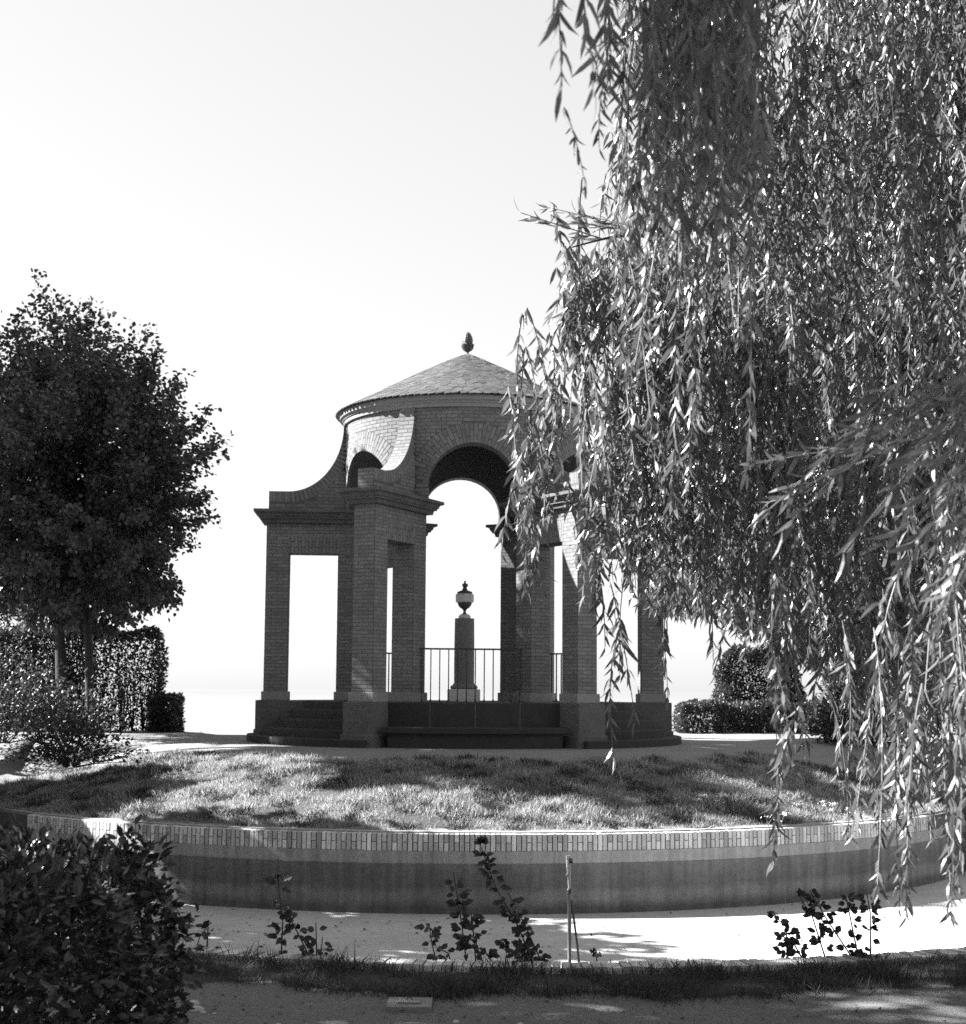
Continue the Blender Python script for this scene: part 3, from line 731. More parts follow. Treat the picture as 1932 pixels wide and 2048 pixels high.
# trees beyond the left of the view: they shade the pool, the path and the foot of the pavilion; the last three are added behind the camera to cut sky light
GS = 'shade trees standing left of the view'
for (x, y, h, r, zb, sd_, lab) in ((-16.2, 35.4, 15.4, 3.4, 7.6, 28, 'tall broadleaf tree left of the tallest hedge, beyond the left edge of the view'),
                                (-16.4, 31.2, 15.5, 3.4, 9.8, 21, 'tall broadleaf tree left of the grassy bank, beyond the left edge of the view'),
                                (-12.8, 26.8, 4.4, 2.0, 1.0, 29, 'small broadleaf tree beside the bank, beyond the left edge of the view'),
                                (-12.4, 22.0, 7.2, 3.2, 1.2, 22, 'low broadleaf tree left of the pool, beyond the left edge of the view'),
                                (-12.5, 15.6, 12.2, 3.9, 2.6, 23, 'broad shade tree left of the near path, beyond the left edge of the view'),
                                (-11.0, 7.2, 8.7, 4.0, 2.2, 24, 'broad shade tree left of the photographer, beyond the left edge of the view'),
                                (-7.5, -9.0, 14.0, 5.0, 2.0, 25, 'big added light-blocking tree behind the photographer to the left'),
                                (2.0, -12.0, 15.0, 5.5, 2.0, 26, 'big added light-blocking tree straight behind the photographer'),
                                (11.5, -4.0, 14.0, 5.0, 2.0, 27, 'big added light-blocking tree behind the photographer to the right')):
    broad_tree('shade_tree', lab, (x, y, float(H_back(x, y)) if y > 21 else float(H_front(x, y))), (x, y, (h + zb) / 2), (r, r, (h - zb) / 2), 150, 19000, .27, .2, GS, seed=sd_, fluff=1.5)

# ------------------------------------------------------------------ clipped hedges and shrubs
def hedge_box(name, label, x0, x1, y0, y1, z0, z1, n, size, material, group=None, core=True, shell=.13, jit=.05, cat='hedge', lump=0.0):
    c = Vector(((x0 + x1) / 2, (y0 + y1) / 2, z0)); t = thing(name, label, cat, c, group)
    dx, dy, dz = x1 - x0, y1 - y0, z1 - z0
    A = np.array([dx * dz, dx * dz, dy * dz, dy * dz, dx * dy]); f = rng.choice(5, n, p=A / A.sum())
    u = rng.uniform(-.5, .5, n); v = rng.uniform(0, 1, n); dep = np.abs(rng.normal(size=n)) * shell - jit * rng.uniform(0, 1, n)
    P = np.zeros((n, 3)); D = np.zeros((n, 3))
    for k, (ax, sg) in enumerate(((1, -1), (1, 1), (0, -1), (0, 1), (2, 1))):
        m = f == k
        if ax == 1: P[m] = np.c_[u[m] * dx, sg * (dy / 2 - dep[m]), v[m] * dz]
        elif ax == 0: P[m] = np.c_[sg * (dx / 2 - dep[m]), u[m] * dy, v[m] * dz]
        else: P[m] = np.c_[u[m] * dx, (v[m] - .5) * dy, dz - dep[m]]
        D[m, ax] = sg
    P += .035 * np.sin(P[:, [1, 2, 0]] * 4.1 + 1.0)
    if lump:
        P += lump * np.sin(P[:, [1, 2, 0]] * 5.3 + np.array([0, 2, 4.])) * np.sin(P[:, [2, 0, 1]] * 3.7 + 1)
        top = P[:, 2] / dz; P[:, 0] -= lump * 2.2 * np.clip(top - .72, 0, 1) * np.sign(P[:, 0]) * (np.abs(P[:, 0]) / (dx / 2)) ** 3 * 3
    D = D * .7 + rng.normal(size=(n, 3)) * .6 + np.array([0, 0, .25])
    leaves('foliage', T_OVAL, P, D, rng.uniform(.6, 1.2, n) * size, material, t, jitter=.8)
    mb = MB()
    if core:
        for q in range(max(3, int(dx / .22))):
            x = -dx / 2 + .1 + (dx - .2) * (q + random.uniform(.2, .8)) / max(3, int(dx / .22)); y = random.uniform(-.2, .2) * dy
            p0 = Vector((x, y, 0))
            for k in range(7):
                e = Vector((x + random.uniform(-.25, .25), random.uniform(-.42, .42) * dy, random.uniform(.45, .94) * dz))
                mb.tube(bez(p0, (p0 + e) / 2 + Vector((random.uniform(-.08, .08), 0, .1)), e, 3), [.016, .012, .008, .004], 4)
        mb.build('stem', 'bark', t)
    return t
GH = 'clipped hedges along the terrace edge'
hedge_box('clipped_hedge', 'tall clipped hedge behind the tree trunks, left of the pavilion', -15.0, -8.25, 37.0, 37.8, -.05, 2.55, 30000, .105, 'hedge', GH, lump=.05)
hedge_box('clipped_hedge', 'short low hedge block at the end of the tall hedge, left of the pavilion', -8.35, -7.72, 36.6, 37.6, -.05, .88, 6000, .085, 'hedge', GH)
hedge_box('clipped_hedge', 'taller dark hedge piece at the far left edge, behind the tallest tree', -15.0, -10.2, 37.9, 38.3, -.05, 3.15, 16000, .105, 'hedge', GH)
hedge_box('clipped_hedge', 'low clipped hedge with a sunlit left end, right of the pavilion', 5.42, 9.6, 39.4, 40.9, -.05, .78, 22000, .085, 'hedge', GH, lump=.04)
hedge_box('clipped_hedge', 'tall clipped hedge block rising behind the low hedge, right of the pavilion', 6.75, 8.95, 40.95, 42.0, -.05, 2.3, 24000, .095, 'hedge', GH, lump=.16)
hedge_box('clipped_hedge', 'clipped hedge block farthest right, seen through the willow', 9.75, 13.5, 40.0, 41.2, -.05, 3.1, 22000, .095, 'hedge', GH)
def round_shrub(name, label, base, rad, n, size, material, nst=12, group=None, loose=.3, cat='shrub'):
    t = thing(name, label, cat, base, group); rx, ry, rz = rad
    d = nrm(rng.normal(size=(n, 3))); d[:, 2] = np.abs(d[:, 2]) * 1.0
    r = rng.uniform(.1, 1, n) ** .4 * (1 + loose * .5 * np.sin(d[:, 0] * 7 + 1) * np.sin(d[:, 1] * 6 + 2) + loose * .4 * rng.normal(size=n))
    P = d * r[:, None] * np.array(rad); P[:, 2] = np.maximum(P[:, 2] + .04, .02)
    leaves('foliage', T_OVAL, P, d + rng.normal(size=(n, 3)) * .5, rng.uniform(.6, 1.2, n) * size, material, t, jitter=.5)
    mb = MB()
    for q in range(nst):
        e = Vector(d[q] * np.array(rad) * .95); p0 = Vector((e.x * .1, e.y * .1, -.05))
        mb.tube(bez(p0, Vector((e.x * .35, e.y * .35, e.z * .7)), e, 4), [.018, .014, .01, .007, .004], 5)
    mb.build('stem', 'bark', t)
    return t
round_shrub('leafy_shrub', 'pale loose shrub on the left end of the grassy bank', (-7.35, 26.2, -.25), (1.05, .8, 1.15), 2600, .095, 'shrub', 16, loose=.55)
round_shrub('dark_shrub', 'dark dense shrub at the left edge under the trees', (-10.2, 31.0, -.02), (1.9, 1.3, 1.75), 5000, .10, 'hedge', 16, loose=.25)
round_shrub('yew_bush', 'dark needle-leaved bush right of the pavilion behind the willow strands', (8.5, 33.0, -.05), (1.0, 1.0, 1.55), 6500, .10, 'hedge', 14, loose=.3)
# near hedge, bottom left corner
hd = hedge_box('laurel_hedge', 'dark out-of-focus hedge filling the bottom left corner', -3.6, -1.28, 4.5, 6.3, -.75, .44, 46000, .05, 'laurel', None, True, shell=.12, jit=.12, lump=.07)
n = 170
P = np.c_[rng.uniform(-1.15, 1.2, n), rng.uniform(-.9, .9, n), rng.uniform(1.14, 1.26, n)]
tag(leaves('top_shoot', T_OVAL, P, rng.normal(size=(n, 3)) * .7 + np.array([.2, 0, .6]), rng.uniform(.05, .085, n), 'laurel', hd, jitter=.5), kind='stuff')

# ------------------------------------------------------------------ grass
def grass(name, label, n, pos, hgt, material, lean=.35, wid=1.0):
    P = pos(n); n = len(P); yaw = rng.uniform(0, 2 * PI, n); h = hgt(P)
    Y = nrm(np.c_[rng.normal(size=n) * lean, rng.normal(size=n) * lean, np.ones(n)])
    X = np.c_[np.cos(yaw), np.sin(yaw), np.zeros(n)]; X = nrm(X - (X * Y).sum(1, keepdims=True) * Y); Z = np.cross(X, Y)
    V, l, t = inst([(x * wid, y, z) for x, y, z in T_BLADE[0]], T_BLADE[1], P, X, Y, Z, h)
    o = link_obj(name, mesh_np(name, V, l, t, material)); tag(o, label, 'grass', kind='stuff'); return o
def clump(x, y, s=1.0):
    return .5 + .5 * np.sin(x * 2.1 * s + 1.3 * np.sin(y * 1.7 * s)) * np.sin(y * 2.6 * s + 1.1 * np.sin(x * 1.9 * s + 2))
crv = np.vectorize(crest); yfv = np.vectorize(y_far); ynv = np.vectorize(y_near)
def bank_pos(n):
    x = rng.uniform(-9.3, 9.3, n * 2); t = rng.uniform(0, 1, n * 2); a = yfv(x) + .27; b_ = crv(x) + .1
    y = a + (b_ - a) * t; keep = rng.uniform(size=n * 2) < .10 + .9 * clump(x, y); x, y = x[keep][:n], y[keep][:n]
    return np.c_[x, y, H_back(x, y)]
grass('bank_grass', 'tall sunlit grass covering the bank above the pool wall', 150000, bank_pos, lambda P: rng.uniform(.045, .15, len(P)) * (.5 + 1.1 * clump(P[:, 0] + 3, P[:, 1], 1.7) * clump(P[:, 0], P[:, 1] + 1, 3.1)), 'grass', .75, 2.2)
def bank_pos2(n):
    k = 260; cx = rng.uniform(-9, 9, k); tt = rng.uniform(.0, 1, k); cy = yfv(cx) + .38 + (crv(cx) - yfv(cx) - .2) * tt
    i = rng.integers(0, k, n); x = cx[i] + rng.normal(size=n) * .10; y = np.maximum(cy[i] + rng.normal(size=n) * .08, yfv(x) + .34)
    return np.c_[x, y, H_back(x, y)]
grass('bank_tufts', 'darker leafy tufts scattered through the grass of the bank', 36000, bank_pos2, lambda P: rng.uniform(.04, .15, len(P)), 'darkgrass', .8, 3.0)
def verge_pos(n):
    x = rng.uniform(-4.2, 5.2, n); y0 = verge_y(x) - .02 - .22 * rng.uniform(0, 1, n) ** 4; y = y0 + (ynv(x) - .2 - y0) * rng.uniform(0, 1, n)
    return np.c_[x, y, H_front(x, y)]
grass('verge_grass', 'dark rank grass strip between the near path and the pool rim', 34000, verge_pos, lambda P: rng.uniform(.04, .20, len(P)) * (.35 + 1.0 * clump(P[:, 0] * 2.3, P[:, 1] * 2)) * (.7 + .5 * rng.uniform(size=len(P)) ** 6), 'darkgrass', .7, 1.0)
# white flowers in the bank, right
def umbel(x, y, lab, grp, nn, h):
    z = float(H_back(x, y)); t = thing('flowering_plant', lab, 'flower', (x, y, z), grp)
    for q in range(nn):
        e = Vector((random.uniform(-.32, .32), random.uniform(-.2, .2), h * random.uniform(.6, 1.1)))
        mb = MB(); mb.tube([Vector((e.x * .4, e.y * .4, -.02)), Vector((e.x * .8, e.y * .8, e.z * .6)), e], .004, 4); mb.build('stem', 'darkgrass', t)
        m = 14; P = np.array(e) + rng.normal(size=(m, 3)) * np.array([.035, .035, .010])
        leaves('flower_head', T_OVAL, P, rng.normal(size=(m, 3)) + np.array([0, 0, .4]), rng.uniform(.02, .035, m), 'flower', t, kind='stuff')
for (u, v, lab, nn) in ((1395, 1548, 'cluster of white flowers in the bank grass, left of the long hanging willow strand', 9), (1432, 1545, 'smaller white flower cluster just right of the densest one on the bank', 7),
                        (1500, 1590, 'few white flowers low on the bank near the pool wall', 4), (1585, 1560, 'white flowers on the bank seen between the willow strands', 5), (1640, 1575, 'white flowers farthest right on the bank', 6)):
    r_ = ray(u * KD, v * KD)
    for yy in np.arange(22.3, 26, .05):
        tt = yy / r_[1]; 
        if EYE + r_[2] * tt <= float(H_back(r_[0] * tt, yy)) + .22: break
    umbel(r_[0] * tt, yy, lab, 'white flowers on the bank', nn, .24)

# ------------------------------------------------------------------ rose bushes at the rim
tv, tf = T_OVAL
rl_me = bpy.data.meshes.new('leaf'); rl_me.from_pydata([(x * 1.35, y, z) for x, y, z in tv], [], tf); rl_me.materials.append(M['rose'])
def rose(label, stems, Y, dens, bloom=(), size=.064):
    b0 = atd(stems[0][0][0], stems[0][0][1], Y); base = Vector((b0.x, Y, -1.0)); t = thing('rose_bush', label, 'rose bush', base, 'rose bushes along the near rim')
    for st in stems:
        pts = [atd(u, v, Y + random.uniform(-.06, .06)) - base for u, v in st]
        pts = [Vector((pts[0].x + .02, pts[0].y, -.06))] + pts
        fine = []
        for i in range(len(pts) - 1):
            for k in range(5): fine.append(pts[i].lerp(pts[i + 1], k / 5))
        fine.append(pts[-1]); L = len(fine)
        mb = MB(); mb.tube(fine, [.0085 * (1 - .6 * i / L) for i in range(L)], 6); mb.build('stem', 'rose', t, smooth=True)
        tot = sum((fine[i + 1] - fine[i]).length for i in range(L - 1))
        for q in range(int(tot * dens)):
            s_ = random.uniform(.12, 1) ** .9; p = fine[min(L - 1, int(s_ * (L - 1)))]
            a = random.uniform(0, 2 * PI); el = random.uniform(-.3, .5); dirv = Vector((math.cos(a) * math.cos(el), .6 * math.sin(a) * math.cos(el), math.sin(el)))
            pl = random.uniform(.02, .07)
            for k in range(random.choice((2, 3, 3))):
                dd = (dirv + Vector((random.uniform(-.8, .8), random.uniform(-.5, .5), random.uniform(-.7, .4)))).normalized() if k else dirv
                q0 = p + dirv * pl * (1 if k == 0 else .6); sz = size * random.uniform(.6, 1.2)
                X = dd.cross(Vector((random.uniform(-.6, .6), -1.0, random.uniform(.2, 1.2)))).normalized(); Z = X.cross(dd)
                o = bpy.data.objects.new('leaf', rl_me); COL.objects.link(o); o.parent = t
                o.matrix_basis = Matrix(((X.x * sz, dd.x * sz, Z.x * sz, q0.x), (X.y * sz, dd.y * sz, Z.y * sz, q0.y), (X.z * sz, dd.z * sz, Z.z * sz, q0.z), (0, 0, 0, 1)))
    for (u, v, r) in bloom:
        p = atd(u, v, Y) - base; m = 34; th = rng.uniform(0, 2 * PI, m); k = rng.uniform(0, 1, m)
        D = np.c_[np.cos(th) * (.3 + k), np.sin(th) * (.3 + k), .9 - .9 * k]
        leaves('bloom', T_BROAD, np.array(p) + D * r * .15 - np.array([0, 0, r * .3]), D, np.full(m, r), 'rosebloom', t, up=np.array([0, 0, 0.2]), jitter=.3)
    return t
rose('rose bush with thin bare canes, leftmost on the rim beside the dark hedge', [[(545, 1872), (549, 1790), (538, 1695)], [(605, 1866), (575, 1805), (560, 1775)], [(615, 1866), (613, 1790)], [(622, 1866), (626, 1818)]], 11.62, 50, [(540, 1700, .035)])
rose('bushy rose with upright canes at the middle of the rim', [[(908, 1885), (897, 1800), (880, 1692)], [(925, 1885), (918, 1800), (914, 1772)], [(850, 1880), (838, 1830), (833, 1792)], [(968, 1884), (940, 1846), (905, 1830)], [(880, 1885), (870, 1850), (845, 1838)]], 11.5, 58)
rose('tallest rose leaning left with a bloom at its tip, beside the standing pipe', [[(1042, 1885), (1004, 1795), (962, 1722), (934, 1645)], [(1058, 1884), (1022, 1802), (986, 1732)], [(1040, 1885), (1000, 1850), (975, 1830)], [(1020, 1885), (1010, 1840), (1030, 1815)]], 11.55, 52, [(935, 1632, .055), (937, 1658, .03)])
rose('wide rose bush on the right part of the rim under the willow', [[(1528, 1866), (1526, 1800), (1500, 1772)], [(1602, 1860), (1577, 1780), (1546, 1730)], [(1652, 1856), (1602, 1780), (1572, 1728)], [(1690, 1858), (1689, 1770), (1682, 1732)], [(1666, 1858), (1648, 1770), (1642, 1742)], [(1560, 1866), (1540, 1830), (1515, 1815)]], 11.75, 50)
rose('small rose sprig close to the dark hedge', [[(402, 1835), (404, 1800), (395, 1790)], [(380, 1845), (388, 1818)]], 11.95, 26, size=.05)
rose('single-leaved rose seedling right of the standing pipe', [[(1160, 1880), (1158, 1858), (1152, 1845)], [(1188, 1880), (1184, 1862)]], 11.5, 30, size=.05)

# ------------------------------------------------------------------ standing pipe in the pool
pt = at(1139, 1708, 16.4); t = thing('standpipe', 'upright metal spray pipe with pale head standing in the empty pool', 'pipe', (pt.x, 16.4, ZF))
H = pt.z - ZF
mb = MB(); mb.tube([(0, 0, 0), (0, 0, H - .42)], .021, 12); mb.build('pipe', 'pipe', t, smooth=True)
mb = MB(); mb.lathe([(.024, H - .44), (.029, H - .43), (.029, H - .39), (.024, H - .38)], 14); mb.build('coupling', 'iron', t)
mb = MB(); mb.tube([(0, 0, H - .40), (-.004, 0, H - .28), (-.012, 0, H - .14), (-.016, 0, H - .02)], [.015, .018, .024, .027], 10); mb.build('nozzle', 'palehead', t)
mb = MB(); mb.tube([(.01, -.01, H - .06), (.03, -.02, H - .07)], [.02, .022], 8); mb.box(.0, .035, -.03, .03, H - .10, H - .07); mb.build('valve', 'iron', t)
mb = MB(); mb.box(-.04, -.01, -.02, .02, H - .24, H - .22); mb.build('lever', 'palehead', t)
mb = MB(); mb.tube([(.02, 0, .95), (.05, 0, .75), (.09, 0, .45), (.13, 0, 0)], .014, 6); mb.build('strut', 'iron', t)

# ------------------------------------------------------------------ inspection cover, stones
p = at(818, 2025, 9.9); cz = float(H_front(p.x, 9.9)); t = thing('inspection_cover', 'small square concrete inspection cover on the near path', 'cover', (p.x, 9.95, cz))
mb = MB(); mb.box(-.15, .15, -.13, .17, -.02, .035); f_ = mb.build('frame', 'concrete', t, bevel=.006)
mb = MB(); mb.box(-.075, .075, -.06, .09, .03, .05); lid = mb.build('lid', 'concrete', t, bevel=.004)
mb = MB(); mb.tube([(-.02, .01, .05), (-.012, .01, .066), (.012, .01, .066), (.02, .01, .05)], .004, 5); mb.build('handle', 'iron', lid)
def stone(u, v, r, lab):
    rr = ray(u * KD, v * KD); tt = (-1.0 - EYE) / rr[2]; x, y = rr[0] * tt, rr[1] * tt
    for q in range(3):
        z = float(H_front(x, y)); tt = (z - EYE) / rr[2]; x, y = rr[0] * tt, rr[1] * tt
    r *= 1.4; mb = MB(); a_ = random.uniform(0, 6)
    mb.lathe([(.25 * r, -.3 * r), (.85 * r, -.15 * r), (r, .1 * r), (.8 * r, .45 * r), (.4 * r, .66 * r), (.05 * r, .7 * r)], 10, fn=lambda a, zz: 1 + .13 * math.sin(2 * a + a_) + .09 * math.sin(3 * a + 2 * a_))
    o = mb.build('stone', 'pebble', None, smooth=True, loc=(x, y, z)); tag(o, lab, 'stone', 'stones along the path edge')
for (u, v, r, lab) in ((376, 1950, .030, 'rounded pale stone at the path edge, topmost of the small heap by the dark hedge'), (382, 1962, .034, 'largest pale stone of the small heap beside the dark hedge'), (362, 1956, .016, 'small pebble left of the stone heap by the dark hedge'),
                       (395, 1966, .013, 'small pebble right of the stone heap by the dark hedge'), (416, 1968, .010, 'tiny pebble on the path between the stone heap and the grass'), (540, 1990, .014, 'pale stone at the grass edge left of the inspection cover'),
                       (608, 1998, .028, 'flat stone half hidden in the grass left of the inspection cover'), (655, 2003, .026, 'dull stone at the grass edge nearest the inspection cover'), (885, 1985, .018, 'pale stone just right of the inspection cover'), (1010, 1990, .016, 'stone at the grass edge well right of the inspection cover')):
    stone(u, v, r, lab)

# dead leaves blown onto the pool floor
n = 420; x = rng.uniform(-6, 7, n); f_ = rng.uniform(.25, .97, n) ** .6; y = ynv(x) + (yfv(x) - ynv(x)) * f_
tag(leaves('leaf_litter', T_OVAL, np.c_[x, y, np.full(n, ZF + .012)], np.c_[rng.normal(size=(n, 2)), rng.uniform(-.05, .25, n)], rng.uniform(.03, .08, n), 'deadleaf', jitter=.25), 'dead leaves scattered over the empty pool floor', 'leaves', kind='stuff')
n = 500; x = rng.uniform(-4, 5, n); y = rng.uniform(8.6, 10.4, n)
tag(leaves('path_litter', T_OVAL, np.c_[x, y, H_front(x, y) + .008], np.c_[rng.normal(size=(n, 2)), rng.uniform(-.05, .3, n)], rng.uniform(.015, .05, n), 'deadleaf', jitter=.25), 'dead leaves and crumbs scattered over the near path', 'leaves', kind='stuff')

# ------------------------------------------------------------------ the willow
wb = Vector((5.6, 8.6, float(H_front(5.6, 8.6))))
wil = thing('willow_tree', 'weeping willow hanging over the right half of the view', 'tree', wb)
mb = MB(); mb.tube([(0, 0, -.2), (-.05, .05, 1.2), (-.2, .15, 2.6), (-.3, .3, 4.2), (-.5, .4, 6.2), (-.6, .5, 8.0)], [.42, .33, .29, .24, .15, .04], 14); mb.build('trunk', 'bark', wil, smooth=True)
def limb(pts, r0):
    pts = [Vector(p) - wb for p in pts]; f_ = []; n_ = len(pts)
    for i in range(n_ - 1):      # Catmull-Rom, so the limb bends instead of kinking
        a_, b_, c_, d_ = pts[max(i - 1, 0)], pts[i], pts[i + 1], pts[min(i + 2, n_ - 1)]
        for k in range(6):
            t = k / 6; f_.append(.5 * (2 * b_ + (c_ - a_) * t + (2 * a_ - 5 * b_ + 4 * c_ - d_) * t * t + (3 * b_ - a_ - 3 * c_ + d_) * t ** 3))
    f_.append(pts[-1]); mb = MB(); mb.tube(f_, [r0 * (1 - .88 * i / (len(f_) - 1)) for i in range(len(f_))], 7); mb.build('limb', 'bark', wil, smooth=True)
limb([wb + Vector((-.2, .15, 2.6)), (4.4, 9.6, 3.6), (3.0, 10.0, 3.6), atd(1420, 520, 9.2), atd(1310, 480, 8.2), atd(1250, 458, 7.4), atd(1190, 460, 7.2), atd(1110, 480, 7.1)], .03)
limb([wb + Vector((-.3, .3, 4.2)), (4.0, 7.2, 6.2), (2.4, 5.6, 5.6), (1.2, 4.6, 4.6)], .12)
limb([wb + Vector((-.35, .3, 4.6)), (3.6, 7.0, 6.4), (1.4, 5.9, 6.5), (-.6, 5.4, 6.3), (-2.4, 5.3, 6.0), (-4.3, 5.2, 6.5)], .11)  # runs on above the view to carry the added shading canopy
limb([wb + Vector((-.3, .3, 4.0)), (4.2, 9.6, 6.0), (2.9, 10.6, 6.6), (1.6, 11.0, 6.2)], .12)
limb([wb + Vector((-.2, .15, 3.0)), (4.4, 7.0, 4.2), (3.0, 5.6, 4.2), (1.9, 4.8, 3.6)], .10)
limb([wb + Vector((-.4, .35, 5.2)), (4.4, 8.0, 7.6), (3.0, 8.0, 8.0), (1.6, 8.4, 7.0)], .10)
limb([wb + Vector((-.2, .2, 3.4)), (5.2, 10.4, 4.6), (4.6, 12.2, 5.0), (3.6, 12.8, 4.2)], .10)
# hanging shoots: a few meshes of each length, reused
def make_shoot(L, k, dens=47, lsize=.110):
    g = np.random.default_rng(100 * k + int(L * 10)); n = max(8, int(L / .05))
    s = np.linspace(0, L, n); a = g.uniform(0, 2 * PI); b_ = .10 + .08 * g.uniform()
    off = b_ * (1 - np.exp(-s / .35)) + .025 * np.sin(s * 3 + g.uniform(0, 6)); o2 = .03 * np.sin(s * 2.2 + g.uniform(0, 6))
    pts = np.c_[off * math.cos(a) + o2 * math.sin(a), off * math.sin(a) - o2 * math.cos(a), -s]
    pts[:, :2] -= pts[-1, :2] * .5
    m = int(L * dens); sl = np.sort(g.uniform(.03, 1, m)) * L; idx = np.clip((sl / L * (n - 1)).astype(int), 0, n - 2)
    P = pts[idx]; th = np.arange(m) * 2.4 + g.normal(size=m) * .5; o_ = g.uniform(.2, .75, m)
    D = np.c_[np.cos(th) * o_, np.sin(th) * o_, -np.ones(m) * g.uniform(.55, 1.1, m)]
    sz = lsize * g.uniform(.55, 1.2, m) * (1 - .25 * (sl / L) ** 4)
    X = nrm(np.cross(D, g.normal(size=(m, 3)))); Y = nrm(D); Z = np.cross(X, Y)
    # side twiglets
    V, l, t = inst(T_WILLOW[0], T_WILLOW[1], P, X, Y, Z, sz)
    mb = MB(); mb.tube([Vector(p) for p in pts[::2]], [.0034 * (1 - .7 * i / len(pts[::2])) + .0008 for i in range(len(pts[::2]))], 3, cap=False)
    Vs = np.array(mb.v); ls = np.array(mb.f).ravel(); k0 = len(V)
    return np.vstack((V, Vs)), np.concatenate((l, ls + k0)), np.concatenate((t, np.full(len(mb.f), 4))), len(t)
SH = {}
for L in (.5, .8, 1.1, 1.5, 2.0, 2.6, 3.3):
    for k in range(4):
        V, l, t, nl = make_shoot(L, k); me = mesh_np('hanging_shoot', V, l, t, 'willow'); me.materials.append(M['twig'])
        mi = np.zeros(len(t), np.int32); mi[nl:] = 1; me.polygons.foreach_set('material_index', mi)
        SH[(L, k)] = (me, V, l, t, nl)
LENS = (.5, .8, 1.1, 1.5, 2.0, 2.6, 3.3)
shoots = []   # (bottom px u, v, depth, length, lean, near weight)
def hang(u, v, Y, L, lean=0.0, leandir=PI, sc=1.0, k=None):
    shoots.append((u, v, Y, L, lean, leandir, sc, k))
# mass: lower edge by column
def vb(u): return float(np.interp(u, [1150, 1180, 1240, 1300, 1400, 1470, 1560, 1640, 1700, 1760, 1880, 1950], [1180, 1225, 1235, 1235, 1255, 1330, 1310, 1340, 1440, 1500, 1560, 1560]))
def ul(v): return float(np.interp(v, [0, 250, 420, 470, 560, 700, 850, 1250], [1470, 1470, 1420, 1235, 1200, 1190, 1180, 1185]))
def frond(u, v, Y, Lt, n, spread=.13):
    """a clump of shoots hanging together: wide at the top, drawn to a point"""
    ppm = FPX / KD / Y
    for k in range(n):
        f_ = random.random() ** .7; off = random.gauss(0, spread) * (.35 + .8 * f_)
        L = random.choice((.5, .8, .8, 1.1) if Lt < 1.4 else (.8, .8, 1.1, 1.1, 1.5))
        hang(u + off * ppm, v - f_ * max(0, Lt - L * .5) * ppm, Y + random.gauss(0, spread * .8), L, sc=random.uniform(.85, 1.05))
q = 0; placed = []
for tries in range(6000):
    if q >= 170: break
    Y = random.uniform(6.3, 8.2) if q < 110 else random.uniform(8.2, 10.2)
    v = random.uniform(150, 1500); u = random.uniform(1190, 1960); ppm = FPX / KD / Y
    Lt = random.uniform(1.0, 2.1)
    if v > vb(u) - random.uniform(0, 1) ** 2 * 110: continue
    vt = v - Lt * ppm
    if (vt > 0 and u < ul(vt)) or u < ul(v) + 20: continue
    if any(abs(u - a_) < .17 * ppm and abs(v - b_) < .6 * ppm and abs(Y - c_) < 1.2 for a_, b_, c_ in placed): continue
    vm = v - .45 * Lt * ppm
    if any(a0 < u < a1 and b0 < vm < b1 for a0, a1, b0, b1 in ((1235, 1410, 620, 1090), (1480, 1620, 430, 760), (1640, 1810, 430, 830), (1430, 1560, 960, 1150))) and random.random() < .8: continue
    placed.append((u, v, Y)); frond(u, v, Y, Lt, random.randint(9, 14)); q += 1
for u in range(1195, 1700, 27): frond(u + random.uniform(-10, 10), vb(u) - random.uniform(0, 70), random.uniform(6.6, 8.6), random.uniform(.6, 1.0), 8, .10)
for q in range(40): frond(random.uniform(1960, 2500), random.uniform(300, 1400), random.uniform(6.5, 9), random.uniform(1.0, 1.8), 8)
# upper near strands, dark against the sky
for (u, v, Y, L) in [(1118, 70, 3.6, 1.1), (1128, 195, 3.7, 1.1), (1142, 190, 3.9, 1.1), (1176, 130, 3.9, .8), (1190, 215, 3.8, 1.1), (1205, 180, 4.1, 1.1)] + \
        [(random.uniform(1215, 1480), random.uniform(120, 440) + (u_ % 5) * 40, random.uniform(3.9, 5.2), random.choice((1.1, 1.5, 1.5))) for u_ in range(52)]:
    hang(u, min(v, float(np.interp(u, [1100, 1200, 1260, 1330, 1420, 1480], [200, 330, 450, 640, 560, 420]))), Y, L, sc=.95)
for q in range(30): hang(random.uniform(1245, 1440), random.uniform(480, 1000), random.uniform(5.4, 7.0), random.choice((1.1, 1.5)))
hang(1122, 378, 4.2, .5, sc=.55); hang(1180, 300, 4.2, .5, sc=.5)
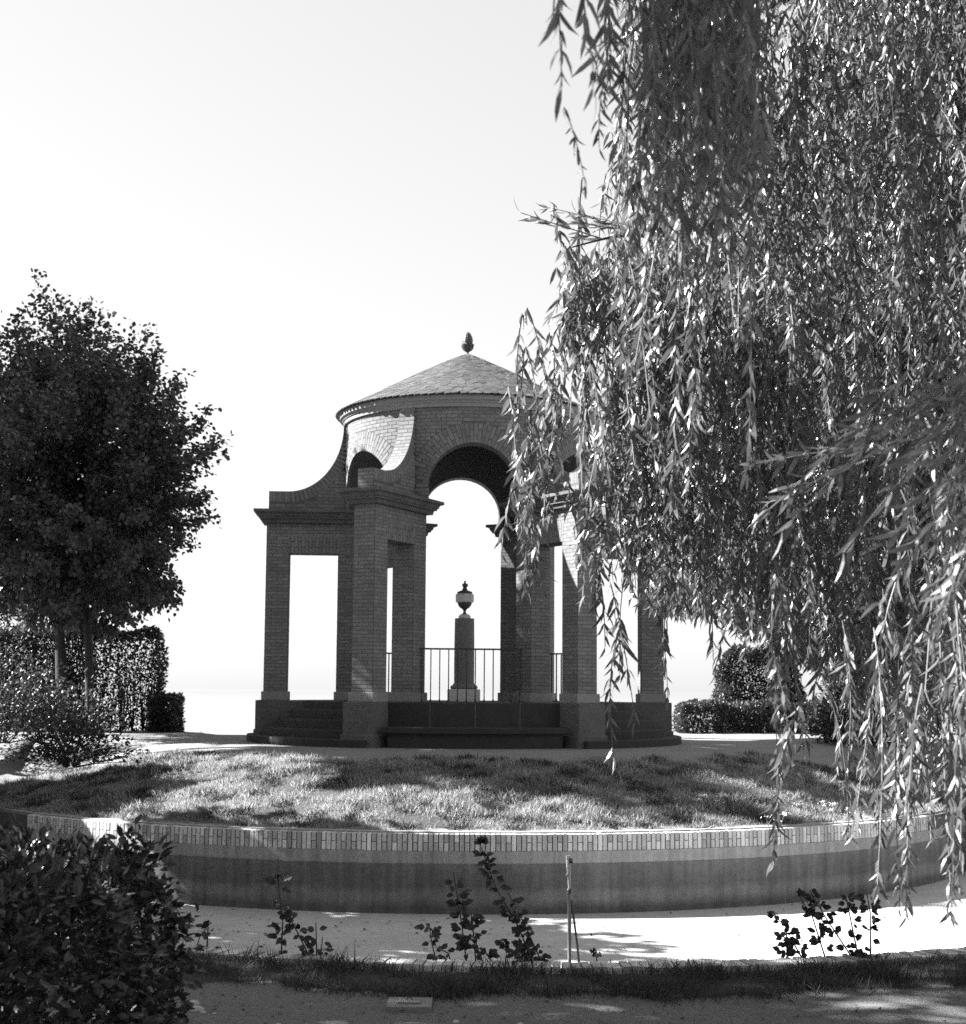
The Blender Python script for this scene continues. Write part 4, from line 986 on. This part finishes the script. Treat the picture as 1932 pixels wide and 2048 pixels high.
# left cluster arching over the roof and hanging in front of the pavilion
for (u, v, Lt, n, sp) in ((1052, 720, .5, 9, .06), (1045, 790, .55, 10, .07), (1028, 900, .6, 11, .07), (1018, 1000, .6, 11, .08), (1008, 1100, .6, 12, .08), (1000, 1195, .6, 11, .07), (1035, 1190, .5, 7, .05),
                          (1085, 700, .45, 9, .07), (1105, 790, .5, 8, .05), (1118, 900, .5, 7, .05), (1128, 1010, .5, 7, .045), (1134, 1110, .5, 6, .04), (1140, 1200, .5, 5, .03), (1143, 1285, .4, 3, .02),
                          (1110, 640, .35, 9, .09), (1150, 700, .5, 12, .10), (1165, 830, .6, 12, .09), (1190, 760, .6, 12, .10), (1205, 900, .7, 12, .10), (1190, 1010, .6, 11, .08), (1215, 1080, .7, 11, .09), (1195, 1180, .6, 10, .08), (1232, 1220, .7, 9, .08), (1240, 820, .7, 12, .10), (1160, 960, .5, 7, .05), (1175, 1100, .5, 6, .05)):
    Yf = random.uniform(6.6, 7.2); pm = FPX / KD / Yf; u += 55 if v < 850 else (34 if v < 1000 else 14)
    for k in range(int(n * .55 + .5)):
        f_ = random.random(); off = random.gauss(0, sp)
        hang(u + off * pm, max(v - f_ * Lt * .6 * pm, float(np.interp(u, [1035, 1090, 1240], [560, 490, 455])) + .5 * pm), Yf + random.gauss(0, .09), .5, sc=random.uniform(.85, 1.05))
for q in range(26):
    u = random.uniform(1075, 1250); hang(u, float(np.interp(u, [1035, 1090, 1240], [575, 505, 445])) + random.uniform(.3, .5) * 414, random.uniform(6.7, 7.3), .5, random.uniform(.0, .5), sc=.85)
# long single strands
for (u, v, L, Y) in ((1218, 1505, .8, 7.0), (1224, 1420, .8, 7.0), (1228, 1330, .8, 7.0), (1280, 1370, .5, 7.2), (1283, 1300, .5, 7.2), (1402, 1340, .5, 7.6), (1385, 1300, .5, 7.4),
                     (1506, 1500, .8, 6.4), (1520, 1520, .8, 6.5), (1540, 1515, .8, 6.6), (1552, 1480, .8, 6.5), (1512, 1410, .8, 6.4), (1535, 1400, .8, 6.5), (1555, 1380, .8, 6.5), (1525, 1300, .8, 6.5), (1545, 1290, .8, 6.4), (1526, 1695, .8, 6.3), (1520, 1610, .5, 6.3),
                     (1580, 1455, .5, 7.0), (1622, 1640, .8, 6.2), (1625, 1560, .8, 6.2), (1690, 1640, 1.1, 6.0), (1697, 1740, 1.1, 5.9), (1760, 1790, 1.1, 5.8), (1793, 1800, 1.1, 5.7), (1830, 1790, 1.1, 5.6), (1775, 1700, 1.1, 5.8), (1720, 1650, 1.1, 6.2), (1850, 1740, 1.1, 5.5), (1865, 1790, 1.1, 5.4), (1740, 1620, 1.1, 6.1), (1805, 1660, 1.1, 5.8), (1870, 1640, 1.5, 5.5), (1655, 1500, .8, 6.6)):
    hang(u, v, Y, L, sc=.92)
for q in range(24): frond(random.uniform(1650, 1930), random.uniform(1380, 1700), random.uniform(5.6, 8.5), random.uniform(.9, 1.6), random.randint(5, 8), .1)
# leaning sprays in the sun
for (u, v, Y, L, ln) in ((1420, 930, 5.0, .8, 1.35), (1440, 1010, 4.9, .8, .9), (1500, 990, 4.8, .8, 1.1), (1520, 1080, 4.7, .8, .7), (1560, 900, 4.6, .8, 1.2), (1600, 820, 4.4, 1.1, 1.25), (1640, 1120, 4.3, .8, .6), (1690, 1060, 4.2, .8, .9),
                         (1700, 1190, 4.0, .8, .6), (1720, 960, 4.1, .8, 1.0), (1760, 880, 4.0, .8, 1.1), (1765, 1260, 3.9, .8, .35), (1800, 1150, 3.9, .8, .5), (1830, 1050, 3.9, 1.1, .5), (1860, 1000, 4.0, 1.1, .4), (1865, 1180, 3.8, .8, .3), (1480, 650, 7, .8, 1.2), (1560, 320, 6.5, .8, 1.3), (1450, 300, 6.6, .8, 1.0), (1045, 400, 7.2, .5, 1.7), (990, 402, 7.2, .5, 1.85), (1100, 425, 7.2, .5, 1.6), (1740, 800, 4.4, 1.1, 1.3)):
    hang(u, v, Y, L, ln, PI + random.uniform(-.4, .4), .95)
recs = []
for (u, v, Y, L, lean, ld, sc, k) in shoots:
    L0 = min(LENS, key=lambda x: abs(x - L)); k = random.randrange(4) if k is None else k
    b_ = atd(u, v, Y)
    rot = Matrix.Rotation(lean * (1 if True else -1), 4, 'Y') if lean else Matrix.Rotation(random.uniform(-.10, .10), 4, 'X') @ Matrix.Rotation(random.uniform(-.10, .10), 4, 'Y')
    rz = Matrix.Rotation(random.uniform(0, 2 * PI), 4, 'Z'); s_ = sc * random.uniform(.92, 1.08)
    rt = (Matrix.Rotation(ld - PI, 4, 'Z') @ rot @ rz) if lean else rot @ rz
    tip = rt @ Vector((0, 0, -L0 * s_))
    recs.append((Y * (1 if b_.z > -2 else 1), (L0, k), Matrix.Translation(b_ - tip - wb) @ rt @ Matrix.Scale(s_, 4)))
recs.sort(key=lambda r: r[0] - r[1][0] * .5)
PV = []; PL = []; PT = []; PM = []; base_i = 0
for i, (Y, key, m4) in enumerate(recs):
    me, V, l, t, nl = SH[key]
    if i < 300:
        o = bpy.data.objects.new('hanging_shoot', me); COL.objects.link(o); o.parent = wil; o.matrix_basis = m4
    else:
        A = np.array(m4); PV.append(V @ A[:3, :3].T + A[:3, 3]); PL.append(l + base_i); PT.append(t)
        mi = np.zeros(len(t), np.int32); mi[nl:] = 1; PM.append(mi); base_i += len(V)
# inner foliage deep in the crown
n = 300000
u = rng.uniform(1240, 2300, n) * KD; v = rng.uniform(-250, 1300, n) * KD; Y = rng.uniform(9.8, 14, n)
uu = u / KD; vv = v / KD
lowb = np.interp(uu, [1240, 1400, 1560, 1700, 1900], [1170, 1190, 1270, 1380, 1480]); left = np.interp(vv, [-250, 250, 440, 520, 1300], [1560, 1540, 1440, 1290, 1250])
cl = np.sin(uu * .021 + 1.2 * np.sin(vv * .009)) * np.sin(Y * 2.1 + vv * .004)
keep = (vv < lowb) & (uu > left) & (cl > -.55); u, v, Y = u[keep], v[keep], Y[keep]
dx = (u - 966) / FPX; dy = (PY - v) / FPX; c_, s_ = math.cos(ROLL), math.sin(ROLL); rx = dx * c_ - dy * s_; ry = dx * s_ + dy * c_
r1 = math.cos(TILT) - ry * math.sin(TILT); r2 = math.sin(TILT) + ry * math.cos(TILT); tt = Y / r1
P = np.c_[rx * tt, Y, EYE + r2 * tt] - np.array(wb); n = len(P)
D = rng.normal(size=(n, 3)) * .45 + np.array([0, 0, -1.0]); X = nrm(np.cross(D, rng.normal(size=(n, 3)))); Yx = nrm(D); Z = np.cross(X, Yx)
V, l, t = inst(T_WILLOW[0], T_WILLOW[1], P, X, Yx, Z, rng.uniform(.09, .15, n))
PV.append(V); PL.append(l + base_i); PT.append(t); PM.append(np.zeros(len(t), np.int32))
PV2 = []  # first two leaf masses: unseen canopy added overhead to shade the near strands
for (cx, cy, cz, rx_, ry_, rz_, n) in ((-1.7, 5.4, 6.2, 1.9, 1.5, 1.0, 17000), (-3.7, 5.3, 6.6, 1.9, 1.7, .7, 19000), (1.6, 5.6, 6.1, 1.8, 1.8, 1.1, 14000), (4.2, 7.6, 8.0, 3.2, 3.4, 1.5, 26000), (3.2, 11.5, 8.4, 2.6, 2.2, 1.0, 12000)):
    d_ = nrm(rng.normal(size=(n, 3))) * (rng.uniform(0, 1, n) ** .45)[:, None]; P = np.array([cx, cy, cz]) + d_ * np.array([rx_, ry_, rz_]) - np.array(wb)
    D = rng.normal(size=(n, 3)) * .5 + np.array([0, 0, -.8]); X = nrm(np.cross(D, rng.normal(size=(n, 3)))); Yx = nrm(D); Z = np.cross(X, Yx)
    base_i = sum(len(v_) for v_ in PV)
    V, l, t = inst(T_WILLOW[0], T_WILLOW[1], P, X, Yx, Z, rng.uniform(.09, .14, n)); PV.append(V); PL.append(l + base_i); PT.append(t); PM.append(np.zeros(len(t), np.int32))
me = mesh_np('crown', np.vstack(PV), np.concatenate(PL), np.concatenate(PT), 'willow'); me.materials.append(M['twig'])
me.polygons.foreach_set('material_index', np.concatenate(PM))
o = link_obj('crown', me, wil); o['kind'] = 'stuff'
print('shoots', len(recs), 'fronds', len(placed))
